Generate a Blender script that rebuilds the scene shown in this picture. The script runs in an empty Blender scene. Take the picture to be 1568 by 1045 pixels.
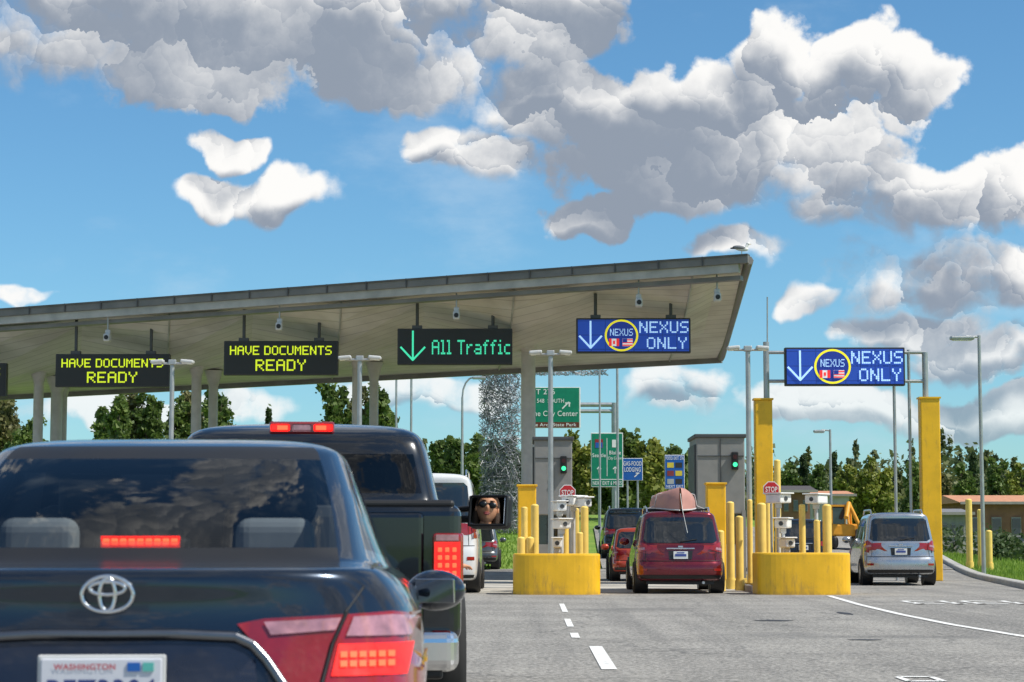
import bpy,bmesh,math,random
import numpy as np
from mathutils import Vector,Matrix
sc=bpy.context.scene
F=3240.0
PITCH=math.atan(305.5/F); YAW=math.atan(31/F)
cam=bpy.data.cameras.new("camera"); co=bpy.data.objects.new("camera",cam); sc.collection.objects.link(co)
cam.sensor_width=36; cam.lens=F/1568*36; cam.clip_end=20000; cam.clip_start=.1
co.location=(0,0,1.15); co.rotation_euler=(math.pi/2+PITCH,0,YAW)
sc.camera=co
sc.view_settings.view_transform='Standard'; sc.view_settings.look='None'; sc.view_settings.exposure=0

# ---------- world / clouds
w=bpy.data.worlds.new("World"); sc.world=w; w.use_nodes=True
SUN=Vector((.8,-.3,1.15)).normalized()
el=math.asin(SUN.z); az=math.atan2(SUN.x,SUN.y)

class NG:
    def __init__(s,t): s.t=t
    def n(s,k,**kw):
        x=s.t.nodes.new(k)
        for a,b in kw.items(): setattr(x,a,b)
        return x
    def put(s,inp,v):
        if isinstance(v,bpy.types.NodeSocket): s.t.links.new(v,inp)
        else: inp.default_value=v
    def m(s,op,a,b=0,c=0,clamp=False):
        x=s.n('ShaderNodeMath',operation=op,use_clamp=clamp)
        s.put(x.inputs[0],a); s.put(x.inputs[1],b); s.put(x.inputs[2],c)
        return x.outputs[0]
    def v(s,op,a,b=(0,0,0)):
        x=s.n('ShaderNodeVectorMath',operation=op); s.put(x.inputs[0],a); s.put(x.inputs[1],b)
        return x.outputs['Value'] if op in('LENGTH','DOT_PRODUCT') else x.outputs['Vector']
    def mr(s,v,a,b,c,d,t='SMOOTHSTEP'):
        x=s.n('ShaderNodeMapRange',interpolation_type=t); s.put(x.inputs['Value'],v)
        x.inputs['From Min'].default_value=a;x.inputs['From Max'].default_value=b
        x.inputs['To Min'].default_value=c;x.inputs['To Max'].default_value=d
        return x.outputs['Result']
    def mix(s,f,a,b,bt='MIX'):
        x=s.n('ShaderNodeMix',data_type='RGBA',blend_type=bt)
        s.put(x.inputs['Factor'],f); s.put(x.inputs[6],a); s.put(x.inputs[7],b)
        return x.outputs[2]

# cloud masses: azimuth/elevation centres and radii in radians*3240 around the road axis
CL=[(60,45,340,112),(330,60,290,112),(560,70,270,100),(800,25,215,90),(340,130,95,42),
(1205,108,80,78),(1350,140,118,98),(1060,160,118,72),(860,165,120,78),(715,232,95,48),(980,215,200,85),(1180,225,250,92),
(900,322,80,42),(1060,290,180,50),
(1340,320,110,62),(1480,315,120,80),(1510,430,150,72),(1370,425,130,50),(1125,382,90,26),(1222,455,50,30),(1390,505,130,38),(1530,545,110,50),
(1040,600,105,55),(1290,625,150,42),(1480,640,160,45),(650,610,180,36),(250,630,240,30),(55,470,60,15),
(350,240,66,34),(330,312,90,36),(445,305,70,42)]
def mask(G,PW):
    acc=None
    for (px,py,rx,ry) in CL:
        c=((px-815)/F,(828-py)/F,0)
        e=G.m('SUBTRACT',1,G.v('LENGTH',G.v('MULTIPLY',G.v('SUBTRACT',PW,c),(F/rx,F/ry,0))))
        acc=e if acc is None else G.m('MAXIMUM',acc,e)
    bn=G.n('ShaderNodeTexNoise',noise_dimensions='2D'); G.put(bn.inputs['Vector'],PW); bn.inputs['Scale'].default_value=3.2; bn.inputs['Detail'].default_value=1
    sp=G.n('ShaderNodeSeparateXYZ'); G.put(sp.inputs[0],PW)
    box=G.m('MAXIMUM',G.m('MULTIPLY',G.m('ABSOLUTE',sp.outputs[0]),1/.30),G.m('MULTIPLY',G.m('ABSOLUTE',sp.outputs[1]),1/.30))
    bk=G.m('ADD',G.m('MULTIPLY',G.m('SUBTRACT',bn.outputs[0],.5),4),G.mr(box,.95,1.25,-3,0,'LINEAR'))
    return G.m('MAXIMUM',acc,bk)
g=bpy.data.node_groups.new('cloud_mask','ShaderNodeTree')
g.interface.new_socket('P',in_out='INPUT',socket_type='NodeSocketVector'); g.interface.new_socket('D',in_out='OUTPUT',socket_type='NodeSocketFloat')
G=NG(g); gi=G.n('NodeGroupInput'); go=G.n('NodeGroupOutput'); G.put(go.inputs[0],mask(G,gi.outputs[0]))
W=NG(w.node_tree); w.node_tree.nodes.clear()
tc=W.n('ShaderNodeTexCoord'); s3=W.n('ShaderNodeSeparateXYZ'); W.put(s3.inputs[0],tc.outputs['Generated'])
u=W.m('ARCTAN2',s3.outputs[0],s3.outputs[1]); vv=W.m('ARCSINE',s3.outputs[2])
cb=W.n('ShaderNodeCombineXYZ'); W.put(cb.inputs[0],u); W.put(cb.inputs[1],vv); P0=cb.outputs[0]
def noise(sc_,det,ro,vec,col=False):
    a=W.n('ShaderNodeTexNoise',noise_dimensions='2D'); W.put(a.inputs['Vector'],vec); a.inputs['Scale'].default_value=sc_; a.inputs['Detail'].default_value=det; a.inputs['Roughness'].default_value=ro
    return a.outputs['Color'] if col else a.outputs[0]
wA=W.v('MULTIPLY',W.v('SUBTRACT',noise(20,3,.5,P0,True),(.5,.5,.5)),(.050,.036,0))
PW=W.v('ADD',P0,wA)
wB=W.v('MULTIPLY',W.v('SUBTRACT',noise(75,4,.58,P0,True),(.5,.5,.5)),(.017,.015,0))
PV=W.v('ADD',PW,wB)
def vor(s_):
    x=W.n('ShaderNodeTexVoronoi',voronoi_dimensions='2D',feature='F1'); W.put(x.inputs['Vector'],PV); x.inputs['Scale'].default_value=s_
    dl=W.v('SCALE',W.v('SUBTRACT',PV,x.outputs['Position'])); dl.node.inputs['Scale'].default_value=s_
    return x.outputs['Distance'],W.v('DOT_PRODUCT',dl,(.42,.90,0))
d1,l1=vor(30); d2,l2=vor(80)
n1=noise(26,9,.60,P0)
def msk(vec):
    x=W.n('ShaderNodeGroup'); x.node_tree=g; W.put(x.inputs[0],vec); return x.outputs[0]
M0=msk(PW); M2=msk(W.v('ADD',PW,(.006,.016,0)))
D0=W.m('MINIMUM',W.m('ADD',W.m('MULTIPLY',M0,1.9),.02),.75)
D0=W.m('ADD',D0,W.m('MULTIPLY',W.m('SUBTRACT',n1,.5),1.75))
D0=W.m('ADD',D0,W.m('MULTIPLY',W.m('SUBTRACT',.42,d1),.7))
D0=W.m('ADD',D0,W.m('MULTIPLY',W.m('SUBTRACT',.42,d2),.26))
soft=W.mr(noise(6,2,.5,P0),.4,.62,.34,.9)
al=W.n('ShaderNodeMapRange',interpolation_type='SMOOTHSTEP'); W.put(al.inputs['Value'],D0); al.inputs['From Min'].default_value=-.04; W.put(al.inputs['From Max'],soft)
alpha=W.m('MULTIPLY',al.outputs['Result'],W.mr(vv,.0,.13,.62,1))
core=W.mr(M2,-.42,.48,1,0)
dim=W.mr(noise(11,2,.5,P0),.38,.6,.5,1)
puff=W.m('ADD',W.m('MULTIPLY',l1,.54),W.m('MULTIPLY',l2,.16))
puff=W.m('MULTIPLY',puff,dim)
puff=W.m('ADD',puff,W.m('MULTIPLY',W.m('SUBTRACT',n1,.5),.65))
big=W.m('MULTIPLY',W.m('SUBTRACT',noise(9,3,.5,P0),.5),1.0)
lum=W.m('ADD',W.m('ADD',W.m('MULTIPLY',core,.84),.20),W.m('ADD',puff,big),clamp=True)
lum=W.mr(lum,0,1.0,.0,1)
ccol=W.mix(lum,(2.9,3.4,4.2,1),(9.9,9.8,9.6,1))
sky=W.n('ShaderNodeTexSky',sky_type='NISHITA'); sky.sun_disc=False; sky.sun_elevation=el; sky.sun_rotation=az
sky.air_density=1.0; sky.dust_density=.3; sky.ozone_density=2.5; sky.altitude=200
skc=W.mix(1.0,sky.outputs[0],(.70,1.10,1.28,1),'MULTIPLY')
wisp=W.mr(noise(7,7,.6,W.v('MULTIPLY',P0,(1,2.2,1))),.5,.8,0,.35)
skc=W.mix(wisp,skc,(6.2,7.6,8.8,1))
fin=W.mix(alpha,skc,ccol)
bg=W.n('ShaderNodeBackground'); W.put(bg.inputs[0],fin); bg.inputs[1].default_value=.10
wo=W.n('ShaderNodeOutputWorld'); w.node_tree.links.new(bg.outputs[0],wo.inputs[0])
w.cycles.sampling_method='MANUAL'; w.cycles.sample_map_resolution=256
sl=bpy.data.lights.new("sun",'SUN'); sl.energy=5.0; sl.angle=math.radians(.5); sl.color=(1,.94,.84)
so=bpy.data.objects.new("sun",sl); sc.collection.objects.link(so); so.rotation_euler=SUN.to_track_quat('Z','Y').to_euler(); so.location=(20,-10,40)

# ---------- helpers
CR=(Matrix.Rotation(YAW,3,'Z')@Matrix.Rotation(math.pi/2+PITCH,3,'X'))
def P(px,py,d):
    v=CR@Vector((px-784,-(py-522.5),-F)); v=v*(d/v.y); return Vector((v.x,d,v.z+1.15))
def sstep(a,b,x):
    t=min(1,max(0,(x-a)/(b-a))); return t*t*(3-2*t)
def H(x,y): return 2.8*sstep(62,135,y)*(1-.8*sstep(11,24,x))
def GX(px,d): return (px-815)/F*d
MC={}
def M(name,col,rough=.6,metal=0,coat=0,emit=0,var=.12,scale=4,bump=0,spec=.5,flake=False):
    if name in MC: return MC[name]
    m=bpy.data.materials.new(name); m.use_nodes=True; t=m.node_tree; N=NG(t)
    b=t.nodes['Principled BSDF']
    tc=N.n('ShaderNodeTexCoord'); no=N.n('ShaderNodeTexNoise'); N.put(no.inputs['Vector'],tc.outputs['Object']); no.inputs['Scale'].default_value=scale; no.inputs['Detail'].default_value=5
    f=N.mr(no.outputs[0],.25,.75,1-var,1+var,'LINEAR')
    c=N.v('SCALE',(col[0],col[1],col[2])); N.put(c.node.inputs['Scale'],f)
    N.put(b.inputs['Base Color'],c)
    N.put(b.inputs['Roughness'],N.mr(no.outputs[0],.3,.7,max(0,rough-.06),min(1,rough+.06),'LINEAR'))
    b.inputs['Metallic'].default_value=metal; b.inputs['Coat Weight'].default_value=coat; b.inputs['Coat Roughness'].default_value=.03
    b.inputs['Specular IOR Level'].default_value=spec
    if emit: 
        b.inputs['Emission Color'].default_value=(*col,1); b.inputs['Emission Strength'].default_value=emit
    if bump:
        bp=N.n('ShaderNodeBump'); bp.inputs['Strength'].default_value=bump; bp.inputs['Distance'].default_value=.02
        n2=N.n('ShaderNodeTexNoise'); N.put(n2.inputs['Vector'],tc.outputs['Object']); n2.inputs['Scale'].default_value=scale*8; n2.inputs['Detail'].default_value=6
        N.put(bp.inputs['Height'],n2.outputs[0]); N.put(b.inputs['Normal'],bp.outputs[0])
    MC[name]=m; return m
def GLASS(name,tint,refl=1.0):
    if name in MC: return MC[name]
    m=bpy.data.materials.new(name); m.use_nodes=True; t=m.node_tree; t.nodes.clear(); N=NG(t)
    tr=N.n('ShaderNodeBsdfTransparent'); tr.inputs[0].default_value=(*tint,1)
    gl=N.n('ShaderNodeBsdfGlossy'); gl.inputs['Roughness'].default_value=.02; gl.inputs[0].default_value=(refl,refl,refl,1)
    lw=N.n('ShaderNodeFresnel'); lw.inputs[0].default_value=1.55
    mx=N.n('ShaderNodeMixShader'); N.put(mx.inputs[0],lw.outputs[0]); N.put(mx.inputs[1],tr.outputs[0]); N.put(mx.inputs[2],gl.outputs[0])
    o=N.n('ShaderNodeOutputMaterial'); N.put(o.inputs[0],mx.outputs[0]); MC[name]=m; return m

class MB:
    def __init__(s): s.v=[];s.f=[];s.m=[];s.mats=[];s.sm=[]
    def add(s,vs,fs,mat,smooth=False):
        if mat not in s.mats: s.mats.append(mat)
        k=s.mats.index(mat); o=len(s.v); s.v+= [tuple(x) for x in vs]
        for f in fs: s.f.append([i+o for i in f]); s.m.append(k); s.sm.append(smooth)
    def bm(s,bm,mat,smooth=False):
        bm.verts.index_update(); s.add([v.co[:] for v in bm.verts],[[v.index for v in f.verts] for f in bm.faces],mat,smooth); bm.free()
    def box(s,c,d,mat,rz=0,bev=0,rot=None,seg=2):
        bm=bmesh.new(); bmesh.ops.create_cube(bm,size=1); bmesh.ops.scale(bm,vec=d,verts=bm.verts)
        if bev: bmesh.ops.bevel(bm,geom=bm.edges[:],offset=bev,segments=seg,affect='EDGES',profile=.5)
        Rm=rot if rot else Matrix.Rotation(rz,3,'Z')
        bmesh.ops.transform(bm,matrix=Matrix.Translation(c)@Rm.to_4x4(),verts=bm.verts); s.bm(bm,mat,False)
    def cyl(s,a,b,r0,mat,r1=None,seg=12,caps=True):
        a=Vector(a);b=Vector(b); r1=r0 if r1 is None else r1
        q=(b-a).to_track_quat('Z','Y'); vs=[]
        for p,r in((a,r0),(b,r1)):
            for i in range(seg):
                t=2*math.pi*i/seg; vs.append(p+q@Vector((r*math.cos(t),r*math.sin(t),0)))
        s.add(vs,[[i,(i+1)%seg,seg+(i+1)%seg,seg+i] for i in range(seg)],mat,True)
        if caps: s.add(vs[:seg],[list(range(seg))[::-1]],mat); s.add(vs[seg:],[list(range(seg))],mat)
    def tube(s,pts,r,mat,seg=8,closed=False):
        n=len(pts)
        for i in range(n if closed else n-1): s.cyl(pts[i],pts[(i+1)%n],r,mat,seg=seg)
    def ell(s,c,r,mat,seg=16,rings=10,rot=None,fn=None):
        bm=bmesh.new(); bmesh.ops.create_uvsphere(bm,u_segments=seg,v_segments=rings,radius=1)
        bmesh.ops.scale(bm,vec=r,verts=bm.verts)
        if fn:
            for v in bm.verts: v.co=fn(v.co)
        Rm=(rot if rot else Matrix.Identity(3)).to_4x4()
        bmesh.ops.transform(bm,matrix=Matrix.Translation(c)@Rm,verts=bm.verts); s.bm(bm,mat,True)
    def prism(s,out,y0,y1,mat,xf=None):
        n=len(out); vs=[(a,y0,b) for a,b in out]+[(a,y1,b) for a,b in out]
        if xf: vs=[xf(Vector(v)) for v in vs]
        s.add(vs,[list(range(n)),list(range(n,2*n))[::-1]]+[[i,i+n,(i+1)%n+n,(i+1)%n] for i in range(n)],mat)
    def obj(s,name,parent=None,loc=(0,0,0),rz=0):
        me=bpy.data.meshes.new(name); me.from_pydata(s.v,[],s.f)
        for m in s.mats: me.materials.append(m)
        me.polygons.foreach_set('material_index',s.m); me.polygons.foreach_set('use_smooth',s.sm); me.update()
        o=bpy.data.objects.new(name,me); sc.collection.objects.link(o); o.location=loc; o.rotation_euler=(0,0,rz)
        if parent: o.parent=parent
        return o
def empty(name,loc=(0,0,0),rz=0):
    o=bpy.data.objects.new(name,None); sc.collection.objects.link(o); o.location=loc; o.rotation_euler=(0,0,rz); o.empty_display_size=.3; return o
def text(body,mat,parent,loc,wd,ht,name="lettering",rot=(math.pi/2,0,0),bold=.0):
    c=bpy.data.curves.new(name,'FONT'); c.body=body; c.size=1; c.align_x='CENTER'; c.align_y='CENTER'; c.offset=bold; c.space_character=1.08
    c.materials.append(mat); o=bpy.data.objects.new(name,c); sc.collection.objects.link(o); bpy.context.view_layer.update()
    dx,dy=o.dimensions.x,o.dimensions.y; o.scale=(wd/dx,ht/dy,1); o.parent=parent; o.location=loc; o.rotation_euler=rot
    return o
FONT={'A':"01110 10001 10001 11111 10001 10001 10001",'C':"01111 10000 10000 10000 10000 10000 01111",'D':"11110 10001 10001 10001 10001 10001 11110",'E':"11111 10000 10000 11110 10000 10000 11111",'H':"10001 10001 10001 11111 10001 10001 10001",'L':"10000 10000 10000 10000 10000 10000 11111",'M':"10001 11011 10101 10101 10001 10001 10001",'N':"10001 11001 11001 10101 10011 10011 10001",'O':"01110 10001 10001 10001 10001 10001 01110",'R':"11110 10001 10001 11110 10100 10010 10001",'S':"01111 10000 10000 01110 00001 00001 11110",'T':"11111 00100 00100 00100 00100 00100 00100",'U':"10001 10001 10001 10001 10001 10001 01110",'V':"10001 10001 10001 10001 10001 01010 00100",'X':"10001 10001 01010 00100 01010 10001 10001",'Y':"10001 10001 01010 00100 00100 00100 00100",'l':"110 010 010 010 010 010 111",'r':"0000 0000 1011 1100 1000 1000 1000",'a':"00000 00000 01110 00001 01111 10001 01111",'f':"0011 0100 1110 0100 0100 0100 0100",'i':"010 000 110 010 010 010 111",'c':"0000 0000 0111 1000 1000 1000 0111",' ':"00 00 00 00 00 00 00"}
def dots(b,s,mat,cx,cz,wd,ht,y,fill=.82):
    colsn=sum(len(FONT[c].split()[0])+1 for c in s)-1; pw=wd/colsn; ph=ht/7; x=cx-wd/2
    for c in s:
        rows=FONT[c].split()
        for r,row in enumerate(rows):
            for k,v in enumerate(row):
                if v=='1':
                    X_=x+(k+.5)*pw; Z_=cz+ht/2-(r+.5)*ph; a=pw*fill/2*1.05; h=ph*fill/2*1.1
                    b.add([(X_-a,y,Z_-h),(X_+a,y,Z_-h),(X_+a,y,Z_+h),(X_-a,y,Z_+h)],[[0,1,2,3]],mat)
        x+=(len(rows[0])+1)*pw

# ---------- materials
yel=M('yellow_paint',(.86,.48,.014),.42,var=.12,scale=2.5,bump=.1)
yel2=M('pale_yellow_paint',(.87,.62,.15),.5,var=.12)
galv=M('galvanised_steel',(.42,.44,.45),.45,.6,var=.15)
lgrey=M('light_grey_paint',(.55,.56,.56),.5)
dgrey=M('dark_grey_metal',(.06,.065,.07),.5)
blk=M('black_plastic',(.012,.012,.013),.45)
rub=M('tyre_rubber',(.018,.018,.018),.85)
wht=M('white_paint',(.80,.80,.78),.5)
conc=M('concrete',(.42,.41,.38),.85,var=.2,scale=1.5,bump=.3)
chrome=M('chrome',(.78,.79,.8),.12,1,var=.03)
satin=M('satin_chrome',(.20,.21,.23),.3,1,var=.05)
dglass=M('dark_car_glass',(.012,.015,.018),.04,0,1,var=.02)
redlens=M('red_lens',(.30,.008,.012),.15,0,1)
redlit=M('lit_brake_lamp',(.85,.02,.015),.3,emit=.9,var=.4,scale=22)
redhot=M('lit_brake_led',(1,.08,.03),.3,emit=2.2)

# ---------- ground
def grid(name,xs,ys,hf,mat,smooth=True):
    nx=len(xs); vs=[(x,y,hf(x,y)) for y in ys for x in xs]
    fs=[[j*nx+i,j*nx+i+1,(j+1)*nx+i+1,(j+1)*nx+i] for j in range(len(ys)-1) for i in range(nx-1)]
    b=MB(); b.add(vs,fs,mat,smooth); return b.obj(name)
def ground_mat():
    m=bpy.data.materials.new('grass'); m.use_nodes=True; N=NG(m.node_tree); b=m.node_tree.nodes['Principled BSDF']
    tc=N.n('ShaderNodeTexCoord'); a=N.n('ShaderNodeTexNoise'); a.inputs['Scale'].default_value=.35;a.inputs['Detail'].default_value=8; N.put(a.inputs['Vector'],tc.outputs['Object'])
    c=N.n('ShaderNodeTexNoise'); c.inputs['Scale'].default_value=9;c.inputs['Detail'].default_value=6; N.put(c.inputs['Vector'],tc.outputs['Object'])
    k=N.mix(N.mr(a.outputs[0],.35,.65,0,1),(.14,.28,.022,1),(.25,.36,.05,1)); k=N.mix(N.mr(c.outputs[0],.3,.7,0,.5),k,(.08,.16,.015,1))
    N.put(b.inputs['Base Color'],k); b.inputs['Roughness'].default_value=.9
    bp=N.n('ShaderNodeBump'); bp.inputs['Distance'].default_value=.1; N.put(bp.inputs['Height'],c.outputs[0]); N.put(b.inputs['Normal'],bp.outputs[0]); return m
def asphalt_mat():
    m=bpy.data.materials.new('asphalt'); m.use_nodes=True; N=NG(m.node_tree); b=m.node_tree.nodes['Principled BSDF']
    tc=N.n('ShaderNodeTexCoord'); 
    def ns(sc_,d,vec=None):
        a=N.n('ShaderNodeTexNoise'); a.inputs['Scale'].default_value=sc_;a.inputs['Detail'].default_value=d; N.put(a.inputs['Vector'],vec or tc.outputs['Object']); return a.outputs[0]
    st=N.v('MULTIPLY',tc.outputs['Object'],(1.6,.05,1)); 
    k=N.mix(N.mr(ns(.5,5),.3,.7,0,1),(.225,.215,.195,1),(.33,.315,.285,1))
    k=N.mix(N.mr(ns(1,3,st),.42,.72,0,.65),k,(.13,.125,.118,1))
    k=N.mix(N.mr(ns(20,5),.45,.66,0,.6),k,(.52,.50,.46,1))
    k=N.mix(N.mr(ns(25,4),.47,.68,0,.8),k,(.07,.07,.066,1))
    k=N.mix(N.mr(ns(.22,7),.60,.66,0,.35),k,(.10,.10,.098,1))
    vo=N.n('ShaderNodeTexVoronoi',feature='DISTANCE_TO_EDGE'); vo.inputs['Scale'].default_value=.22
    nn=N.n('ShaderNodeTexNoise'); nn.inputs['Scale'].default_value=1.3; nn.inputs['Detail'].default_value=5; N.put(nn.inputs['Vector'],tc.outputs['Object'])
    N.put(vo.inputs['Vector'],N.v('ADD',tc.outputs['Object'],nn.outputs['Color']))
    k=N.mix(N.mr(vo.outputs['Distance'],.0,.008,.55,0),k,(.05,.05,.05,1))
    N.put(b.inputs['Base Color'],k); b.inputs['Roughness'].default_value=.8
    bp=N.n('ShaderNodeBump'); bp.inputs['Distance'].default_value=.014; N.put(bp.inputs['Height'],ns(40,4)); N.put(b.inputs['Normal'],bp.outputs[0]); return m
xsg=[-4000,-1500,-600,-250,-120,-70]+[x for x in np.arange(-50,60.1,3)]+[80,130,250,600,1500,4000]
ysg=[-400,-100,-40,-10,10,30,45]+[y for y in np.arange(50,150,3)]+[160,200,300,600,1500,4000,9000]
grid('ground',xsg,ysg,lambda x,y:H(x,y)-.05,ground_mat())
def XE(y):
    pts=[(-60,9.5),(30,9.8),(48,11.3),(85,16.0),(110,16.5),(150,13)]
    for (a,b),(c,d) in zip(pts,pts[1:]):
        if y<=c: return b+(d-b)*(y-a)/(c-a)
    return 13
asp=asphalt_mat()
def sheet(name,ys,x0f,x1f,n,dz):
    b=MB(); vs=[]
    for y in ys:
        x0=x0f(y);x1=x1f(y)
        for i in range(n): x=x0+(x1-x0)*i/(n-1); vs.append((x,y,H(x,y)+dz))
    b.add(vs,[[j*n+i,j*n+i+1,(j+1)*n+i+1,(j+1)*n+i] for j in range(len(ys)-1) for i in range(n-1)],asp,True); return b.obj(name)
sheet('asphalt_road',[-60,-20,10,30,45]+[y for y in np.arange(48,73.1,2.5)],lambda y:-60,XE,30,.01)
sheet('exit_road',list(np.arange(73,108,2.5)),lambda y:2.4+(y-73)*.02,XE,12,.03)
b=MB(); ky=[10,20,30,40,48]+list(np.arange(52,110,3)); 
sec=[(0,0),(0,.13),(.03,.15),(.28,.15),(.30,0)]
vs=[(XE(y)+a,y,H(XE(y),y)+.0+z) for y in ky for a,z in sec]; m5=len(sec)
b.add(vs,[[j*m5+i,j*m5+i+1,(j+1)*m5+i+1,(j+1)*m5+i] for j in range(len(ky)-1) for i in range(m5-1)],conc); b.obj('kerb')
b=MB(); b.add([(-30,46.5,.016),(5.0,46.5,.016),(5.2,61,.016),(-30,61,.016)],[[0,1,2,3]],M('concrete_slab',(.44,.42,.37),.85,var=.25,scale=.8,bump=.2)); b.obj('concrete_apron')
b=MB(); shadm=M('shadow_patch',(.035,.035,.037),.6)  # dark sheets on the road, painted cast shadows of lamps and poles
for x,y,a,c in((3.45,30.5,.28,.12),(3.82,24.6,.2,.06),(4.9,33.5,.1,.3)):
    n=14; b.add([(x+a*math.cos(2*math.pi*i/n)*(1+.2*math.sin(i*2.3)),y+c*2*math.sin(2*math.pi*i/n)*(1+.2*math.cos(i*1.7)),.0145) for i in range(n)],[list(range(n))],shadm)
b.obj('shadow_patch')
b=MB()
def road_mat():
    m=bpy.data.materials.new('road_paint'); m.use_nodes=True; N=NG(m.node_tree); bb=m.node_tree.nodes['Principled BSDF']
    tc=N.n('ShaderNodeTexCoord'); a=N.n('ShaderNodeTexNoise'); a.inputs['Scale'].default_value=14;a.inputs['Detail'].default_value=8; N.put(a.inputs['Vector'],tc.outputs['Object'])
    N.put(bb.inputs['Base Color'],N.mix(N.mr(a.outputs[0],.5,.68,0,.75),(.82,.82,.79,1),(.35,.35,.34,1))); bb.inputs['Roughness'].default_value=.7; return m
rp=road_mat()
def quad(x0,x1,y0,y1,s=0): b.add([(x0,y0,.018),(x1,y0,.018),(x1+s,y1,.018),(x0+s,y1,.018)],[[0,1,2,3]],rp)
quad(.61,.75,18.9,23,-.0); quad(.46,.56,25,26.3); quad(.46,.55,28.2,31); quad(.48,.57,34,38.4); quad(.66,.80,10,14)
crv=[(6.05,44),(5.75,38),(5.62,33),(5.62,29),(5.8,25),(6.2,21),(6.9,17)]
for (a,c),(d,e) in zip(crv,crv[1:]): b.add([(a,c,.018),(a+.13,c,.018),(d+.13,e,.018),(d,e,.018)],[[0,3,2,1]],rp)
for i,(x,wd) in enumerate([(6.9,.5),(7.6,.2),(8.0,.55),(8.75,.2),(9.2,.4)]):
    for k in range(3): quad(x+.05*k,x+wd,38.2+k*1.0,38.45+k*1.0)
    quad(x,x+.13,38.2,40.2)
for k in range(2): quad(3.05,3.32,17.3+k*.55,17.42+k*.55)
quad(3.02,3.08,17.35,17.9); quad(3.30,3.36,17.35,17.9)
b.obj('road_markings')

# ---------- canopy
R1=P(1147,398,59); L1=P(0,481,67); R2=P(1104,548,68); L2=P(0,606,76)
def ext(a,c,t): return a+(c-a)*t
sof=M('soffit_panels',(.56,.545,.50),.6,var=.1,scale=1)
def soffit_mat():
    m=sof; N=NG(m.node_tree); t=m.node_tree; bb=t.nodes['Principled BSDF']
    tc=N.n('ShaderNodeTexCoord'); s=N.n('ShaderNodeSeparateXYZ'); N.put(s.inputs[0],tc.outputs['Object'])
    f=N.m('FRACT',N.m('MULTIPLY',N.m('ADD',s.outputs[1],N.m('MULTIPLY',s.outputs[0],.349)),1/.42))
    line=N.mr(f,0,.10,1,0,'LINEAR')
    old=bb.inputs['Base Color'].links[0].from_socket
    no=N.n('ShaderNodeTexNoise'); no.inputs['Scale'].default_value=.6; no.inputs['Detail'].default_value=7; N.put(no.inputs['Vector'],tc.outputs['Object'])
    k=N.mix(N.mr(no.outputs[0],.45,.7,0,.5),old,(.32,.30,.26,1))
    N.put(bb.inputs['Base Color'],N.mix(N.m('MULTIPLY',line,.6),k,(.09,.085,.08,1)))
soffit_mat()
fas=M('fascia_metal',(.17,.168,.16),.5,.2,var=.3,scale=1.2); fas2=M('gutter_trim',(.40,.40,.38),.5,.2,var=.25,scale=2)
b=MB(); vs=[]
cols_px=[1066,790,522,256,-10,-270]
def t_of(px):
    lo,hi=-.2,2.0
    for _ in range(40):
        mid=(lo+hi)/2; q=ext(R1,L1,mid); 
        if 815+q.x/q.y*F>px: lo=mid
        else: hi=mid
    return lo
ts=[0]+[t_of(px) for px in cols_px]
full=[ts[0]]
for a,c in zip(ts,ts[1:]): full+= [(a+c)/2,c]
NR=7
for k,t in enumerate(full):
    A=ext(R1,L1,t); Bk=ext(R2,L2,t)
    dip=-.75 if (k%2==0 and k>2) else (-.3 if k==2 else .12)
    for r in range(NR):
        s=r/(NR-1); p=A*(1-s)+Bk*s
        p=p+Vector((0,0,dip*math.sin(math.pi*min(1,s*1.15))*.9*(1 if s*1.15<1 else 0) - .2*math.sin(math.pi*s)))
        vs.append(p)
nf=len(full)
b.add(vs,[[k*NR+r,k*NR+r+1,(k+1)*NR+r+1,(k+1)*NR+r] for k in range(nf-1) for r in range(NR-1)],sof,False)
sofv=list(vs)
tE=full[-1]
dirv=(L1-R1).normalized()
def strip(A,Bp,d0,d1,z0,z1,mat):
    nrm=Vector((dirv.y,-dirv.x,0)).normalized()
    if nrm.y>0: nrm=-nrm
    vs=[]
    for p in(A,Bp):
        for dd,z in((d0,z0),(d1,z0),(d1,z1),(d0,z1)): vs.append(p+nrm*dd+Vector((0,0,z)))
    b.add(vs,[[0,1,2,3],[7,6,5,4],[0,4,5,1],[1,5,6,2],[2,6,7,3],[3,7,4,0]],mat)
E1=ext(R1,L1,tE); E2=ext(R2,L2,tE)
strip(R1,E1,-.10,.16,-.10,.10,fas); strip(R1,E1,-.12,.20,.10,.15,M('gutter_lip',(.09,.09,.085),.6,var=.4,scale=2))
strip(ext(R1,L1,.012),E1,-.16,.06,-.34,-.104,fas2)
strip(ext(R1,L1,.012),E1,-.5,-.164,-.52,-.40,fas)
for k in range(1,24):
    q=ext(R1,L1,tE*k/24); strip(q,q+dirv*.03,.161,.206,-.11,.155,dgrey)
b.tube([R1+Vector((0,0,-.02)),R2],.13,fas,seg=6)
up=Vector((0,0,.1))
b.add([R1+up,R2+Vector((0,0,1.5)),E2+Vector((0,0,1.5)),E1+up,R2,E2],[[0,1,2,3],[1,4,5,2],[0,4,1]],fas)
for k in range(2,nf,2): b.tube([Vector(sofv[k*NR+r])+Vector((0,0,-.02)) for r in range(NR)],.03,fas2,seg=5)
strip(R2,E2,-.2,.0,-.16,.0,fas)
def soff_z(x,y):
    nrm=(L1-R1).cross(R2-R1); return R1.z-(nrm.x*(x-R1.x)+nrm.y*(y-R1.y))/nrm.z
colm=M('column_paint',(.50,.49,.46),.5,var=.12)
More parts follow.
